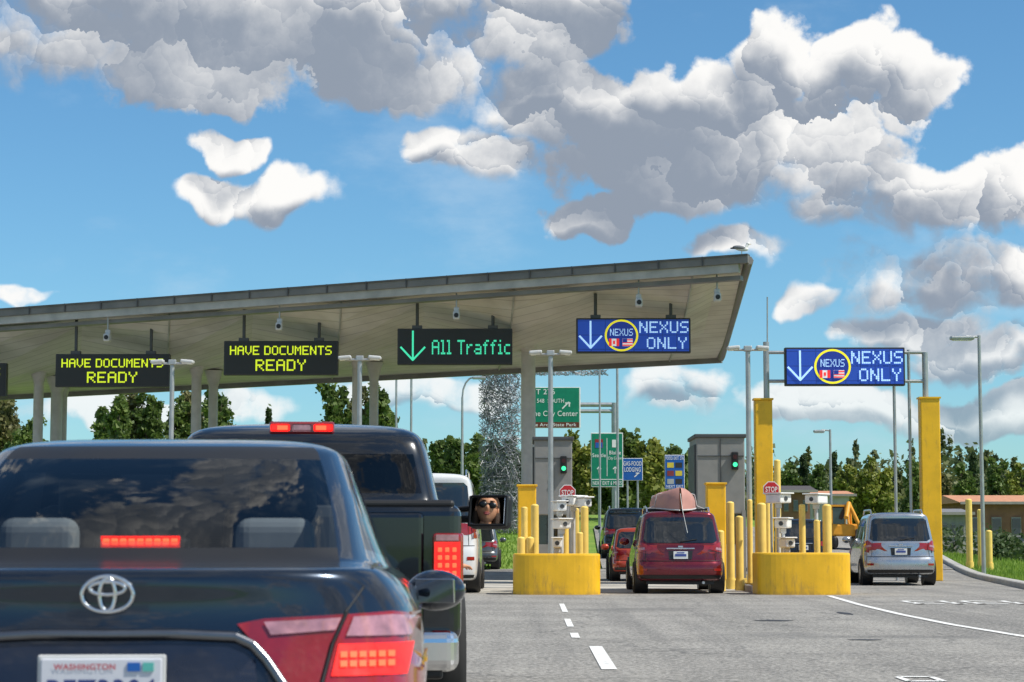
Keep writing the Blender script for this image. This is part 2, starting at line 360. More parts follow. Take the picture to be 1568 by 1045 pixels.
for px,d,r in[(809,66,.225),(546,68.5,.16),(572,69.6,.15),(299,70.3,.17),(325,71.4,.16),(56,72,.17),(84,73,.2),(95,73.6,.12)]:
    x=GX(px,d); b.cyl((x,d,H(x,d)-.1),(x,d,soff_z(x,d)-.2),r,colm,seg=20); b.cyl((x,d,soff_z(x,d)-.75),(x,d,soff_z(x,d)-.2),r,colm,r1=r*2,seg=20)
b.obj('border_crossing_canopy')
for px,py,d in[(165,512,65.8),(428,495,64),(699,478,62.2),(978,458,60.4),(1098,450,59.8)]:
    b=MB(); p=P(px,py,d); top=soff_z(p.x,p.y)-.12
    b.cyl((0,0,.12),(0,0,max(.3,top-p.z)),.025,galv,seg=6); b.box((0,.05,.06),(.16,.2,.16),lgrey,bev=.03); b.box((0,-.06,-.12),(.2,.34,.24),lgrey,bev=.04); b.cyl((0,-.24,-.12),(0,-.26,-.12),.07,blk)
    b.box((0,0,max(.3,top-p.z)),(.22,.22,.03),galv)
    b.obj('security_camera',loc=p)

# ---------- LED signs
sblk=M('led_panel_black',(.016,.018,.016),.5); sfr=M('sign_frame',(.03,.03,.032),.45)
ledy=M('led_yellow',(.66,.80,.02),.5,emit=.7,var=.05); ledg=M('led_green',(.06,.75,.42),.5,emit=.7,var=.05)
ledw=M('led_pale_blue',(.42,.66,.95),.5,emit=.7,var=.05); ledyy=M('led_amber_ring',(.85,.75,.02),.5,emit=.6)
def blue_panel():
    m=bpy.data.materials.new('led_blue'); m.use_nodes=True; N=NG(m.node_tree); bb=m.node_tree.nodes['Principled BSDF']
    tc=N.n('ShaderNodeTexCoord'); s=N.n('ShaderNodeSeparateXYZ'); N.put(s.inputs[0],tc.outputs['Object'])
    f=[N.m('LESS_THAN',N.m('FRACT',N.m('MULTIPLY',s.outputs[k],1/.42)),.06) for k in(0,2)]
    l=N.m('MAXIMUM',f[0],f[1]); c=N.mix(N.m('MULTIPLY',l,.5),(.014,.06,.38,1),(.003,.008,.08,1))
    N.put(bb.inputs['Base Color'],c); N.put(bb.inputs['Emission Color'],c); bb.inputs['Emission Strength'].default_value=.45; return m
bluep=blue_panel(); bluedark=M('nexus_disc_blue',(.01,.03,.25),.5,emit=.5); redf=M('flag_red',(.8,.03,.03),.5,emit=.6); whf=M('flag_white',(.8,.8,.82),.5,emit=.4)
def arrow(b,cx,cz,s,mat,y):
    t=.055
    b.box((cx,y,cz+s*.06),(t,.01,s*.95),mat)
    for sg in(-1,1):
        b.box((cx+sg*s*.20,y-.012 if sg>0 else y-.014,cz-s*.24),(s*.62,.01,t),mat,rot=Matrix.Rotation(-sg*math.radians(47),3,'Y'))
def led_sign(name,x0,x1,y0,y1,d,kind,hang=True):
    c=P((x0+x1)/2,(y0+y1)/2,d); wd=(x1-x0)/F*d; ht=(y1-y0)/F*d
    e=empty(name,c); b=MB()
    b.box((0,.14,0),(wd,.26,ht),sfr,bev=.02); b.box((0,-.002,0),(wd-.10,.012,ht-.10),bluep if kind=='nexus' else sblk)
    if hang:
        for sx in(-.33,.33):
            tz=soff_z(c.x+sx*wd,c.y+.14)-c.z-.1
            b.cyl((sx*wd,.14,ht/2),(sx*wd,.14,max(tz,ht/2+.1)),.05,dgrey); b.box((sx*wd,.14,ht/2+.05),(.3,.2,.1),dgrey)
    if kind=='nexus':
        arrow(b,-wd*.375,0,ht*.78,ledw,-.02)
        for r0,r1,mt,yy in((.40,.455,ledyy,-.02),(0,.40,bluedark,-.016)):
            nn=32; vs=[];R0=r0*ht;R1_=r1*ht;cx=-wd*.105
            for i in range(nn):
                a=2*math.pi*i/nn; vs+=[(cx+R0*math.cos(a)*1.05,yy,R0*math.sin(a)),(cx+R1_*math.cos(a)*1.05,yy,R1_*math.sin(a))]
            b.add(vs,[[2*i,2*i+1,2*((i+1)%nn)+1,2*((i+1)%nn)] for i in range(nn)],mt)
        cx=-wd*.105
        for k in range(2):
            x=cx-.2+.4*k-.02; z=-.2*ht
            b.box((x,-.028,z),(.3,.01,.22),whf)
            if k==0:
                b.box((x-.11,-.036,z),(.08,.01,.22),redf); b.box((x+.11,-.036,z),(.08,.01,.22),redf); b.box((x,-.036,z),(.06,.01,.1),redf)
            else:
                for q in range(3): b.box((x,-.036,z-.085+q*.08),(.3,.01,.035),redf)
                b.box((x-.08,-.044,z+.05),(.13,.01,.11),bluedark)
        dots(b,'NEXUS',ledw,wd*.265,ht*.235,wd*.43,ht*.33,-.03); dots(b,'ONLY',ledw,wd*.29,-ht*.22,wd*.35,ht*.33,-.03); dots(b,'NEXUS',ledw,-wd*.105,ht*.09,wd*.20,ht*.2,-.03)
    if kind=='all':
        arrow(b,-wd*.365,0,ht*.82,ledg,-.02); dots(b,'All Traffic',ledg,wd*.14,-.02,wd*.68,ht*.40,-.03)
    if kind=='doc':
        dots(b,'HAVE DOCUMENTS',ledy,0,ht*.22,wd*.89,ht*.26,-.03,.95); dots(b,'READY',ledy,0,-ht*.21,wd*.44,ht*.33,-.03,.9)
    b.obj('panel',e)
    return e
led_sign('led_message_sign',84,260,542,593,66.5,'doc'); led_sign('led_message_sign',342,518,522,575,65,'doc'); led_sign('led_message_sign',-165,10,556,608,68,'doc')
led_sign('led_message_sign',608,785,503,559,63.4,'all'); led_sign('nexus_lane_sign',882,1058,487,541,62,'nexus')
D=60
b=MB()
for px,wp,top in((1168,27,613),(1422,30,611)):
    p=P(px,top,D+.5); r=wp/F*D/2
    b.box((p.x,D+.5,p.z/2),(2*r,.42,p.z),yel,bev=.03); b.box((p.x,D+.5,p.z+.02),(2*r+.06,.48,.05),yel)
for px,top in((1173,524),(1416,540),(1391,536),(1369,592)):
    p=P(px,top,D+.5); b.cyl((p.x,D+.5,0 if px in(1391,1369) else 3),(p.x,D+.5,p.z),.085 if px in(1173,1416) else .045,galv)
for py in(540,584):
    a=P(1172,py,D+.5); c=P(1417,py,D+.5); b.cyl(a,c,.05,galv)
p=P(1175,455,D+.5); q=P(1175,524,D+.5); b.cyl(q,p,.02,galv)
b.obj('sign_gantry')
led_sign('nexus_lane_sign',1202,1386,532,591,D,'nexus',False)

# ---------- lamps and poles
def t_lamp(px,py,d,w2):
    p=P(px,py,d); b=MB(); g0=H(p.x,d); z=p.z-g0
    b.cyl((0,0,0),(0,0,z-.1),.075,galv,r1=.06); b.box((0,0,.08),(.3,.3,.16),conc,bev=.02)
    W2=w2/F*d
    b.cyl((-W2*.7,0,z-.05),(W2*.7,0,z-.05),.03,galv,seg=8)
    for s in(-1,1):
        b.box((s*W2*.72,0,z),(W2*.62,.3,.09),lgrey,bev=.03,rot=Matrix.Rotation(s*.08,3,'Y')); b.box((s*W2*.72,0,z-.055),(W2*.45,.22,.02),wht,rot=Matrix.Rotation(s*.08,3,'Y'))
    b.box((0,0,z-.02),(.2,.16,.14),galv,bev=.02)
    b.obj('street_lamp',loc=(p.x,d,g0))
t_lamp(264,554,56,32); t_lamp(551,548,55,32); t_lamp(843,540,54,32); t_lamp(1145,533,53,31)
def arm_lamp(px,py,d,arm,r=.07,headl=.75):
    p=P(px,py,d); g0=H(p.x,d); z=p.z-g0; b=MB(); A=arm/F*d
    b.cyl((0,0,0),(0,0,z),r,galv,r1=r*.75); b.cyl((0,0,z-.05),(A*.5,0,z-.02),.035,galv)
    b.box((A*.65,0,z-.08),(headl,.28,.12),galv,bev=.04); b.box((A*.65,0,z-.15),(headl*.8,.22,.02),wht); b.obj('street_lamp',loc=(p.x,d,g0))
arm_lamp(1499,514,66,-40); arm_lamp(1271,658,95,-26,.07,.5); 
def curved_lamp(px,py,d,r,ln):
    p=P(px,py,d); g0=H(p.x,d); z=p.z-g0; b=MB(); b.cyl((0,0,0),(0,0,z-.9),.08,galv,r1=.05)
    pts=[(0,0,z-.9)]+[(ln*(1-math.cos(a)),0,z-.9+.9*math.sin(a)) for a in(.4,.8,1.2,1.57)]; b.tube(pts,.04,galv); b.box((ln+.25,0,z-.03),(.6,.25,.12),galv,bev=.03); b.obj('street_lamp',loc=(p.x,d,g0))
curved_lamp(708,578,95,.05,.5)
for px,py,d,r in((607,573,90,.045),(630,575,90,.05),(918,553,85,.04),(945,540,86,.05)):
    p=P(px,py,d); b=MB(); g0=H(p.x,d); b.cyl((0,0,0),(0,0,p.z-g0),r,galv,seg=8); b.cyl((0,0,0),(0,0,.3),r*2,galv,seg=8); b.obj('flag_pole',loc=(p.x,d,g0))

# ---------- highway signs
sgn=M('sign_green',(.0,.22,.12),.4); sbl=M('sign_blue',(.01,.11,.42),.4); brn=M('sign_brown',(.14,.03,.01),.5); syel=M('sign_yellow',(.7,.55,.05),.5)
def road_sign(name,x0,x1,y0,y1,d,mat,lines,posts=(.25,.75),extra=None,postd=.05):
    c=P((x0+x1)/2,(y0+y1)/2,d); wd=(x1-x0)/F*d; ht=(y1-y0)/F*d; e=empty(name,c); b=MB()
    b.box((0,0,0),(wd,.05,ht),wht,bev=.015); b.box((0,-.022,0),(wd*.955,.02,ht*.965),mat)
    for q in posts: b.cyl(((q-.5)*wd,.06,-(c.z-H(c.x,d))),((q-.5)*wd,.06,ht*.45),postd,galv,seg=8)
    if extra: extra(b,wd,ht)
    b.obj('panel',e)
    for (s,cx,cz,w_,h_) in lines: text(s,wht,e,(cx*wd,-.045,cz*ht),w_*wd,h_*ht,bold=.01)
def ex1(b,wd,ht):
    b.box((0,-.03,-ht*.42),(wd*.95,.02,ht*.13),brn)
    x=wd*.25; b.box((x,-.036,.12),(.07,.01,.5),wht,rot=Matrix.Rotation(math.radians(45),3,'Y')); b.box((x+.12,-.037,.24),(.28,.01,.07),wht); b.box((x+.2,-.038,.17),(.07,.01,.25),wht)
    b.cyl((-wd*.36,-.03,ht*.14),(-wd*.36,-.045,ht*.14),.28,wht)
road_sign('exit_sign',797,889,593,656,112,sgn,[('EXIT 276',-.18,.38,.5,.13),('548  SOUTH',0.0,.16,.45,.1),('Blaine City Center',0,-.15,.9,.17),('Peace Arch State Park',0,-.42,.85,.08)],posts=(),extra=ex1)
b=MB(); p=P(941,617,112.3); q=P(870,620,112.3); q2=P(937,620,112.3); b.cyl((p.x,112.3,H(p.x,112)),(p.x,112.3,p.z),.17,galv); b.cyl(q,q2,.12,galv); q=P(870,630,112.3); q2=P(937,630,112.3); b.cyl(q,q2,.1,galv); b.obj('sign_support_mast')
def ex2(b,wd,ht):
    b.box((0,-.036,0.05*ht),(.03,.01,ht*.7),wht); b.box((0,-.035,-ht*.36),(wd*.95,.01,.035),wht)
    b.box((-wd*.25,-.036,ht*.3),(wd*.25,.012,ht*.16),M('shield_red',(.3,.02,.03),.5)); b.box((-wd*.25,-.04,ht*.27),(wd*.22,.012,ht*.1),sbl)
    b.box((wd*.22,-.036,ht*.3),(wd*.12,.012,ht*.14),wht); 
    for sx in(-.25,.25):
        b.box((sx*wd,-.036,-ht*.19),(.04,.01,ht*.12),wht); b.box((sx*wd-.05,-.037,-ht*.15),(.04,.01,.15),wht,rot=Matrix.Rotation(.7,3,'Y')); b.box((sx*wd+.05,-.038,-ht*.15),(.04,.01,.15),wht,rot=Matrix.Rotation(-.7,3,'Y'))
road_sign('direction_sign',905,954,663,746,100,sgn,[('Seattle',-.25,.08,.42,.07),('Blaine',.25,.13,.36,.07),('City Center',.25,.03,.44,.07),('NEXT EXIT 6 MILES',0,-.43,.9,.07)],extra=ex2)
def ex3(b,wd,ht): b.box((wd*.2,-.036,-ht*.25),(.05,.01,.3),wht,rot=Matrix.Rotation(.8,3,'Y')); b.box((wd*.25,-.037,-ht*.17),(.18,.01,.05),wht)
road_sign('services_sign',953,984,702,736,104,sbl,[('GAS-FOOD',0,.25,.9,.2),('LODGING',0,-.02,.8,.2)],extra=ex3)
def ex4(b,wd,ht):
    for j in range(3):
        for i in range(2): b.box(((i-.5)*wd*.42,-.036,ht*(.2-.24*j)),(wd*.34,.012,ht*.15),(syel,M('logo_dark',(.03,.03,.03),.5),M('logo_maroon',(.25,.04,.04),.5),syel,M('logo_pale',(.4,.42,.4),.5),M('logo_dark',(.03,.03,.03),.5))[j*2+i])
road_sign('services_sign',1018,1048,697,749,102,sbl,[('FOOD EXIT 276',0,.4,.9,.1),('NEXT EXIT',0,-.43,.85,.08)],extra=ex4)

# ---------- islands
def island(cx,wd,d0,h0=.87):
    b=MB(); n=22; out=[]
    for i in range(n+1):
        a=math.pi+math.pi*i/n; ex=abs(math.cos(a))**.75*math.copysign(1,math.cos(a)); out.append((ex*wd/2,d0+.45-abs(math.sin(a))**.6*.45))
    out=[(-wd/2,d0+1.3)]+out+[(wd/2,d0+1.3)]
    m=len(out); lv=[(0,1.0),(h0-.04,1),(h0-.01,.99),(h0,.97)]
    vs=[]
    for z,s in lv:
        for x,y in out: vs.append((x*s,(y-d0-.6)*s+d0+.6,z))
    b.add(vs,[[k*m+i,k*m+(i+1)%m,(k+1)*m+(i+1)%m,(k+1)*m+i] for k in range(3) for i in range(m)],yel,False); b.add(vs[3*m:],[list(range(m))],yel)
    b.box((0,d0+9,.08),(wd*.95,15.5,.15),conc,bev=.02); b.box((0,d0+9,.17),(wd*.85,15.3,.03),M('yellow_kerb_paint',(.5,.33,.05),.7,var=.4))
    return b.obj('lane_island',loc=(cx,0,0))
def dirty_yellow():
    N=NG(yel.node_tree); bb=yel.node_tree.nodes['Principled BSDF']; old=bb.inputs['Base Color'].links[0].from_socket
    tc=N.n('ShaderNodeTexCoord'); a=N.n('ShaderNodeTexNoise'); a.inputs['Scale'].default_value=7; a.inputs['Detail'].default_value=9; a.inputs['Roughness'].default_value=.65; N.put(a.inputs['Vector'],N.v('MULTIPLY',tc.outputs['Object'],(1,1,.3)))
    g=N.n('ShaderNodeNewGeometry'); s=N.n('ShaderNodeSeparateXYZ'); N.put(s.inputs[0],g.outputs['Position'])
    low=N.mr(s.outputs[2],0,.12,.22,0,'LINEAR'); f=N.mr(N.m('ADD',a.outputs[0],low),.52,.80,0,.6)
    N.put(bb.inputs['Base Color'],N.mix(f,old,(.34,.20,.06,1)))
dirty_yellow()
island(GX(852,45.2),1.86,44.9); island(GX(1228,45.2),1.98,44.9,.89)
for px,dd in((560,46.5),(300,47.5)): island(GX(px,dd),1.86,dd)
def bollard(px,ytop,d,rp,mat=yel2):
    p=P(px,ytop,d); r=rp/F*d; b=MB(); g0=H(p.x,d); z=p.z-g0
    b.cyl((0,0,0),(0,0,z-r*.5),r,mat,seg=16,caps=False); b.ell((0,0,z-r*.5),(r,r,r*.5),mat,16,8); b.cyl((0,0,0),(0,0,.25),r*1.25,mat,seg=16); b.obj('bollard',loc=(p.x,d,g0))
for a in((803,776,47.5,5),(819,772,49,6),(866,800,47.2,5),(882,778,48.6,5),(895,775,47.2,6),(798,822,47,6),(812,822,47.4,6),(888,815,46.9,5),
 (1118,768,50,6),(1132,790,48.5,6),(1103,812,48,6),(1166,770,47,7),(1190,704,55,5),(1228,772,48,5),(1251,796,47,5),(1266,772,47,7),(1148,765,49,4),
 (1483,764,74,5),(1514,812,73,5),(1418,702,66,4),(1411,702,67,4),(1500,780,75,4),(1175,768,50,4)): bollard(*a)
def post_box(px0,px1,ytop,d,name='yellow_pillar'):
    a=P(px0,ytop,d); c=P(px1,ytop,d); b=MB(); wd=c.x-a.x
    b.box((0,0,a.z/2),(wd,wd,a.z),yel,bev=.03); b.box((0,0,a.z+.015),(wd+.06,wd+.06,.05),yel,bev=.01); b.obj(name,loc=((a.x+c.x)/2,d,0))
post_box(793,821,745,51); post_box(1081,1110,742,52)
def stop_sign(px,py,d):
    p=P(px,py,d); e=empty('stop_sign',p); b=MB(); r=.2
    oc=lambda r:[(r*math.cos(math.pi/8+i*math.pi/4),r*math.sin(math.pi/8+i*math.pi/4)) for i in range(8)]
    b.prism(oc(r),-.01,.01,wht); b.prism(oc(r*.9),-.016,-.012,M('stop_red',(.55,.015,.02),.4)); b.cyl((0,.04,-(p.z-.15)),(0,.04,.15),.03,galv,seg=8); b.obj('plate',e)
    text('STOP',wht,e,(0,-.025,0),.27,.12,bold=.02)
stop_sign(869,755,48.5); stop_sign(1181,750,48.5)
def cam_box(px,py,d,w_=.42,yaw=0,pole=True):
    p=P(px,py,d); b=MB(); 
    b.box((0,0,0),(w_,.5,.2),wht,bev=.03,rz=yaw); b.box((0,-.0,.12),(w_+.06,.62,.03),wht,rz=yaw,bev=.01)
    b.cyl(Matrix.Rotation(yaw,3,'Z')@Vector((0,-.24,0)),Matrix.Rotation(yaw,3,'Z')@Vector((0,-.262,0)),.05,dgrey)
    if pole: b.cyl((0,.05,-(p.z-.16)),(0,.05,-.1),.045,lgrey,seg=8); b.box((0,.05,-.16),(.14,.14,.12),lgrey,bev=.02)
    b.obj('inspection_camera',loc=p)
for a in((857,776,47.5,.22,.2),(878,768,47.8,.34,-.6),(892,770,47.6,.2,.5),(860,803,47,.28,.3),(853,832,46.8,.2,0),(1192,764,47.8,.34,.6),(1199,802,47.2,.3,-.3),(1250,765,48,.34,-.6),(1205,832,46.9,.22,.2)): cam_box(*a)
def booth(x0,x1,ytop,d,lx,ly):
    a=P(x0,ytop,d); c=P(x1,ytop,d); b=MB(); wd=c.x-a.x; z=a.z; bp=M('booth_panel',(.24,.24,.235),.5,var=.1); dk=M('booth_window',(.02,.025,.03),.06,coat=1)
    b.box((0,1.2,z-1.0),(wd,2.4,2.0),bp,bev=.03); b.box((0,1.2,z+.02),(wd+.1,2.5,.1),dgrey,bev=.02)
    b.box((0,1.25,1.2),(wd*.92,2.2,2.0),dk); 
    for sx in(-1,1): b.box((sx*wd*.47,.06,(z-2)/2+.05),(.1,.14,z-2+.1),bp)
    b.box((0,.1,.55),(wd*.96,.14,1.0),bp)
    b.box((0,-.01,z-1.0),(.02,.03,1.9),dgrey); b.box((0,-.01,z-.5),(wd*.96,.03,.02),dgrey)
    b.box((-wd*.5-.02,1.2,z-1),(.05,2.2,1.6),dgrey)
    q=P(lx,ly,d); lx_=q.x-(a.x+c.x)/2
    b.box((lx_,-.06,q.z),(.17,.14,.46),blk,bev=.02); b.cyl((lx_,-.13,q.z-.1),(lx_,-.15,q.z-.1),.06,M('signal_green',(.05,.9,.35),.4,emit=1.2),seg=12); b.cyl((lx_,-.13,q.z+.1),(lx_,-.145,q.z+.1),.06,M('signal_off',(.05,.01,.01),.3),seg=12)
    b.obj('inspection_booth',loc=((a.x+c.x)/2,d,0))
booth(1066,1140,669,55,1125,706); booth(818,876,673,56,863,712)

# ---------- vehicles
XS=[0,.35,.68,.9,1.0]; YS=[0,.03,.14,.42,1.0]
def ring(yr,yf,wr,wm,wf,zr,zm,zf,br=.33,bf=.5):
    pts=[(x*wr,yr+q*br,zr) for x,q in zip(XS,YS)]
    y4=yr+br;y8=yf-bf
    for t in(.25,.5,.75): pts.append((wm,y4+(y8-y4)*t,zm))
    pts+=[(x*wf,yf-q*bf,zf) for x,q in list(zip(XS,YS))[::-1]]
    return pts
from mathutils.bvhtree import BVHTree
def body(name,rings,matfn,mats,parent,lv=2):
    n=13; vs=[];idx=[]
    for r in rings:
        base=len(vs); row=[]
        for k in range(n): vs.append(r[k]); row.append(base+k)
        left=[row[0]]
        for k in range(1,n-1): vs.append((-r[k][0],r[k][1],r[k][2])); left.append(len(vs)-1)
        left.append(row[-1]); idx.append((row,left))
    fs=[];ms=[]
    def ad(f,m):
        if m is None: return
        fs.append(f);ms.append(m)
    for i in range(len(rings)-1):
        (a,al),(c,cl)=idx[i],idx[i+1]
        for j in range(n-1):
            ad([a[j],a[j+1],c[j+1],c[j]],matfn(i,j,1)); ad([al[j+1],al[j],cl[j],cl[j+1]],matfn(i,j,-1))
    for (row,left),fl in((idx[0],True),(idx[-1],False)):
        for j in range(n-1):
            f=[row[j],row[j+1],left[j+1],left[j]]; f2=[]
            for q in f:
                if q not in f2: f2.append(q)
            ad(f2[::-1] if fl else f2,0)
    me=bpy.data.meshes.new(name); me.from_pydata(vs,[],fs)
    for m in mats: me.materials.append(m)
    me.polygons.foreach_set('material_index',ms); me.polygons.foreach_set('use_smooth',[True]*len(fs))
    bm=bmesh.new(); bm.from_mesh(me); bmesh.ops.recalc_face_normals(bm,faces=bm.faces); bm.to_mesh(me); bm.free()
    o=bpy.data.objects.new(name,me); sc.collection.objects.link(o); o.parent=parent
    md=o.modifiers.new('s','SUBSURF'); md.levels=lv; md.render_levels=lv
    bpy.context.view_layer.update(); dg=bpy.context.evaluated_depsgraph_get(); ev=o.evaluated_get(dg); m2=ev.to_mesh()
    bvh=BVHTree.FromPolygons([v.co[:] for v in m2.vertices],[p.vertices[:] for p in m2.polygons]); ev.to_mesh_clear()
    return o,bvh
def pj(bvh,a,z,ax,off):
    if ax=='R': o,d=Vector((a,-4,z)),Vector((0,1,0))
    elif ax=='+': o,d=Vector((4,a,z)),Vector((-1,0,0))
    elif ax=='-': o,d=Vector((-4,a,z)),Vector((1,0,0))
    h=bvh.ray_cast(o,d)
    if h[0] is None or h[3]>6: h=bvh.find_nearest(o+d*4)
    nrm=h[1]; 
    if nrm.dot(d)>0: nrm=-nrm
    return h[0]-d*off*.5+nrm*off*.6
def decal(parent,bvh,out,ax,mat,name,off=.008,step=.07):
    bm=bmesh.new(); bm.faces.new([bm.verts.new((a,0,z)) for a,z in out])
    a0,a1=min(a for a,z in out),max(a for a,z in out); z0,z1=min(z for a,z in out),max(z for a,z in out)
    q=a0+step
    while q<a1: bmesh.ops.bisect_plane(bm,geom=bm.verts[:]+bm.edges[:]+bm.faces[:],plane_co=(q,0,0),plane_no=(1,0,0)); q+=step
    q=z0+step
    while q<z1: bmesh.ops.bisect_plane(bm,geom=bm.verts[:]+bm.edges[:]+bm.faces[:],plane_co=(0,0,q),plane_no=(0,0,1)); q+=step
    for v in bm.verts: v.co=pj(bvh,v.co.x,v.co.z,ax,off)
    bmesh.ops.triangulate(bm,faces=bm.faces[:]); bmesh.ops.recalc_face_normals(bm,faces=bm.faces)
    me=bpy.data.meshes.new(name); bm.to_mesh(me); bm.free(); me.materials.append(mat); me.polygons.foreach_set('use_smooth',[True]*len(me.polygons))
    o=bpy.data.objects.new(name,me); sc.collection.objects.link(o); o.parent=parent; return o
def mir(out): return [(-a,z) for a,z in out][::-1]
def ptube(b,bvh,pts,ax,r,mat,off=.003,closed=False,step=.05):
    P2=[]
    n=len(pts)
    for i in range(n if closed else n-1):
        a=pts[i];c=pts[(i+1)%n]; L=math.hypot(a[0]-c[0],a[1]-c[1]); k=max(1,int(L/step))
        for q in range(k): P2.append((a[0]+(c[0]-a[0])*q/k,a[1]+(c[1]-a[1])*q/k))
    if not closed: P2.append(pts[-1])
    P3=[pj(bvh,a,z,ax,off) for a,z in P2]
    b.tube(P3,r,mat,seg=10,closed=closed)
def wheels(parent,xs,ys,r,wd=.24,rim=None):
    rim=rim or M('alloy_rim',(.5,.5,.52),.3,.9)
    for x in(-xs,xs):
        for y in ys:
            b=MB(); s=1 if x>0 else -1
            prof=[(r*.62,-wd/2),(r*.93,-wd/2),(r,-wd/2+.04),(r,wd/2-.04),(r*.93,wd/2),(r*.62,wd/2)]; n=28; vs=[]
            for i in range(n):
                a=2*math.pi*i/n
                for rr,ww in prof: vs.append((ww,rr*math.cos(a),rr*math.sin(a)))
            m=len(prof); b.add(vs,[[i*m+k,i*m+k+1,((i+1)%n)*m+k+1,((i+1)%n)*m+k] for i in range(n) for k in range(m-1)],rub,True)
            b.cyl((-wd*.3,0,0),(wd*.35*s,0,0),r*.6,dgrey,seg=24)
            for i in range(5):
                a=2*math.pi*i/5; b.box((s*wd*.4,math.cos(a)*r*.3,math.sin(a)*r*.3),(.04,.07,r*.62),rim,rot=Matrix.Rotation(-a+math.pi/2,3,'X'))
            b.cyl((s*wd*.36,0,0),(s*wd*.46,0,0),r*.15,rim)
            b.obj('wheel',parent,(x,y,r))

def suv(name,px,d,col_mat,W=.95,Hh=1.75,L=4.8,rz=0,slant=.3,glass=None,plate=True,lit=False,rack=False,kind='suv',x=None):
    X_=GX(px,d) if x is None else x
    e=empty(name,(X_,d,H(X_,d)+.012+(.02 if d>73 else 0)),rz); gm=glass or dglass; k=Hh/1.75; be=1.02*k
    rg=[ring(.35,L-.3,W*.8,W*.85,W*.8,.24,.24,.24),
        ring(.05,L-.05,W*.94,W*.97,W*.93,.27,.27,.27,.26),
        ring(-.01,L,W*.98,W*.99,W*.96,.42,.42,.42,.26), ring(-.01,L,W*.98,W,W*.96,.62*k,.62*k,.6,.26),
        ring(.06,L-.02,W*.975,W*.995,W*.94,.69*k,.72*k,.72,.26),
        ring(.07,L-.12,W*.97,W*.985,W*.9,.86*k,.88*k,.86,.26),
        ring(.09,L-.4,W*.955,W*.965,W*.86,be,be,1.0*k,.22),
        ring(.13,L-1.25,W*.935,W*.94,W*.84,be+.06,be+.05,1.08*k,.20,.35),
        ring(.13+slant*.5,L-1.65,W*.885,W*.89,W*.8,1.36*k,1.36*k,1.4*k,.16,.3),
        ring(.13+slant,L-2.0,W*.83,W*.83,W*.75,1.6*k,1.6*k,1.62*k,.13,.25),
        ring(.08+slant,L-2.15,W*.79,W*.79,W*.72,1.70*k,1.69*k,1.69*k,.12,.2),
        ring(.25+slant,L-2.4,W*.58,W*.58,W*.5,1.755*k,1.755*k,1.74*k,.12,.2)]
    o,bv=body('body_shell',rg,lambda i,j,s:0,[col_mat],e)
    decal(e,bv,[(-W*.74,be+.05),(W*.74,be+.05),(W*.82,be+.1),(W*.74,1.56*k),(W*.66,1.61*k),(-W*.66,1.61*k),(-W*.74,1.56*k),(-W*.82,be+.1)],'R',gm,'rear_window',.01)
    for ax in'+-':
        for (y0,y1,y2,y3) in((.45+slant*.3,1.35,1.35,.62+slant),(1.42,2.5,2.5,1.42),(2.56,L-1.75,L-2.25,2.56)):
            decal(e,bv,[(y0,be+.09),(y1,be+.08),(y2,1.56*k),(y3,1.55*k)],ax,gm,'side_window',.01,.15)
    tl=redlit if lit else redlens
    if kind=='van': lamp=[(W*.62,.94*k),(W*.98,.84*k),(W*1.0,1.06*k),(W*.9,1.09*k),(W*.75,1.03*k)]
    elif kind=='tall': lamp=[(W*.88,.8*k),(W*.99,.8*k),(W*.98,1.10*k),(W*.90,1.10*k)]
    else: lamp=[(W*.74,.86*k),(W*.99,.80*k),(W*.98,1.03*k),(W*.86,1.08*k),(W*.76,1.0*k)]
    for ol in(lamp,mir(lamp)): decal(e,bv,ol,'R',tl,'tail_lamp',.022,.05)
    if kind!='tall':
        lw=[(W*.78,.93*k),(W*.93,.90*k),(W*.92,.955*k),(W*.79,.975*k)]
        for ol in(lw,mir(lw)): decal(e,bv,ol,'R',lensp,'reversing_lamp',.028,.05)
    for ax in'+-': decal(e,bv,[(.08,.82*k),(.30,.92*k),(.26,1.0*k),(.12,1.02*k)],ax,tl,'tail_lamp_side',.012,.06)
    b=MB()
    ptube(b,bv,[(-W*.78,.70*k),(-W*.76,be+.02)],'R',.006,blk); ptube(b,bv,[(W*.78,.70*k),(W*.76,be+.02)],'R',.006,blk); ptube(b,bv,[(-W*.9,.69*k),(W*.9,.69*k)],'R',.008,blk)
    ptube(b,bv,[(-.30,.95*k),(.30,.95*k)],'R',.018,chrome,.01)
    ptube(b,bv,[(0,be+.07),(.35,be+.12)],'R',.012,blk,.02)
    ptube(b,bv,[(-.05,.99*k),(.05,.99*k)],'R',.022,chrome,.015)
    b.obj('trim_lines',e)
    decal(e,bv,[(-W*.86,.27),(W*.86,.27),(W*.9,.40),(-W*.9,.40)],'R',blk,'lower_bumper',.012)
    decal(e,bv,[(-.24,.72*k),(.24,.72*k),(.26,.90*k),(-.26,.90*k)],'R',M('recess_dark',(.02,.02,.022),.4),'plate_recess',.008)
    for q in(lambda z:z,mir): decal(e,bv,q([(W*.74,.48*k),(W*.90,.48*k),(W*.90,.53*k),(W*.74,.53*k)]),'R',redlens,'reflector',.01,.1)
    if plate:
        p=pj(bv,0,.81*k,'R',.02); b=MB(); b.box(p+Vector((0,-.01,0)),(.31,.015,.16),wht,bev=.004); b.box(p+Vector((0,-.02,.0)),(.24,.006,.05),M('plate_blue',(.05,.08,.3),.5)); b.box(p+Vector((0,-.02,.055)),(.16,.006,.02),M('plate_blue',(.05,.08,.3),.5)); b.obj('number_plate',e)
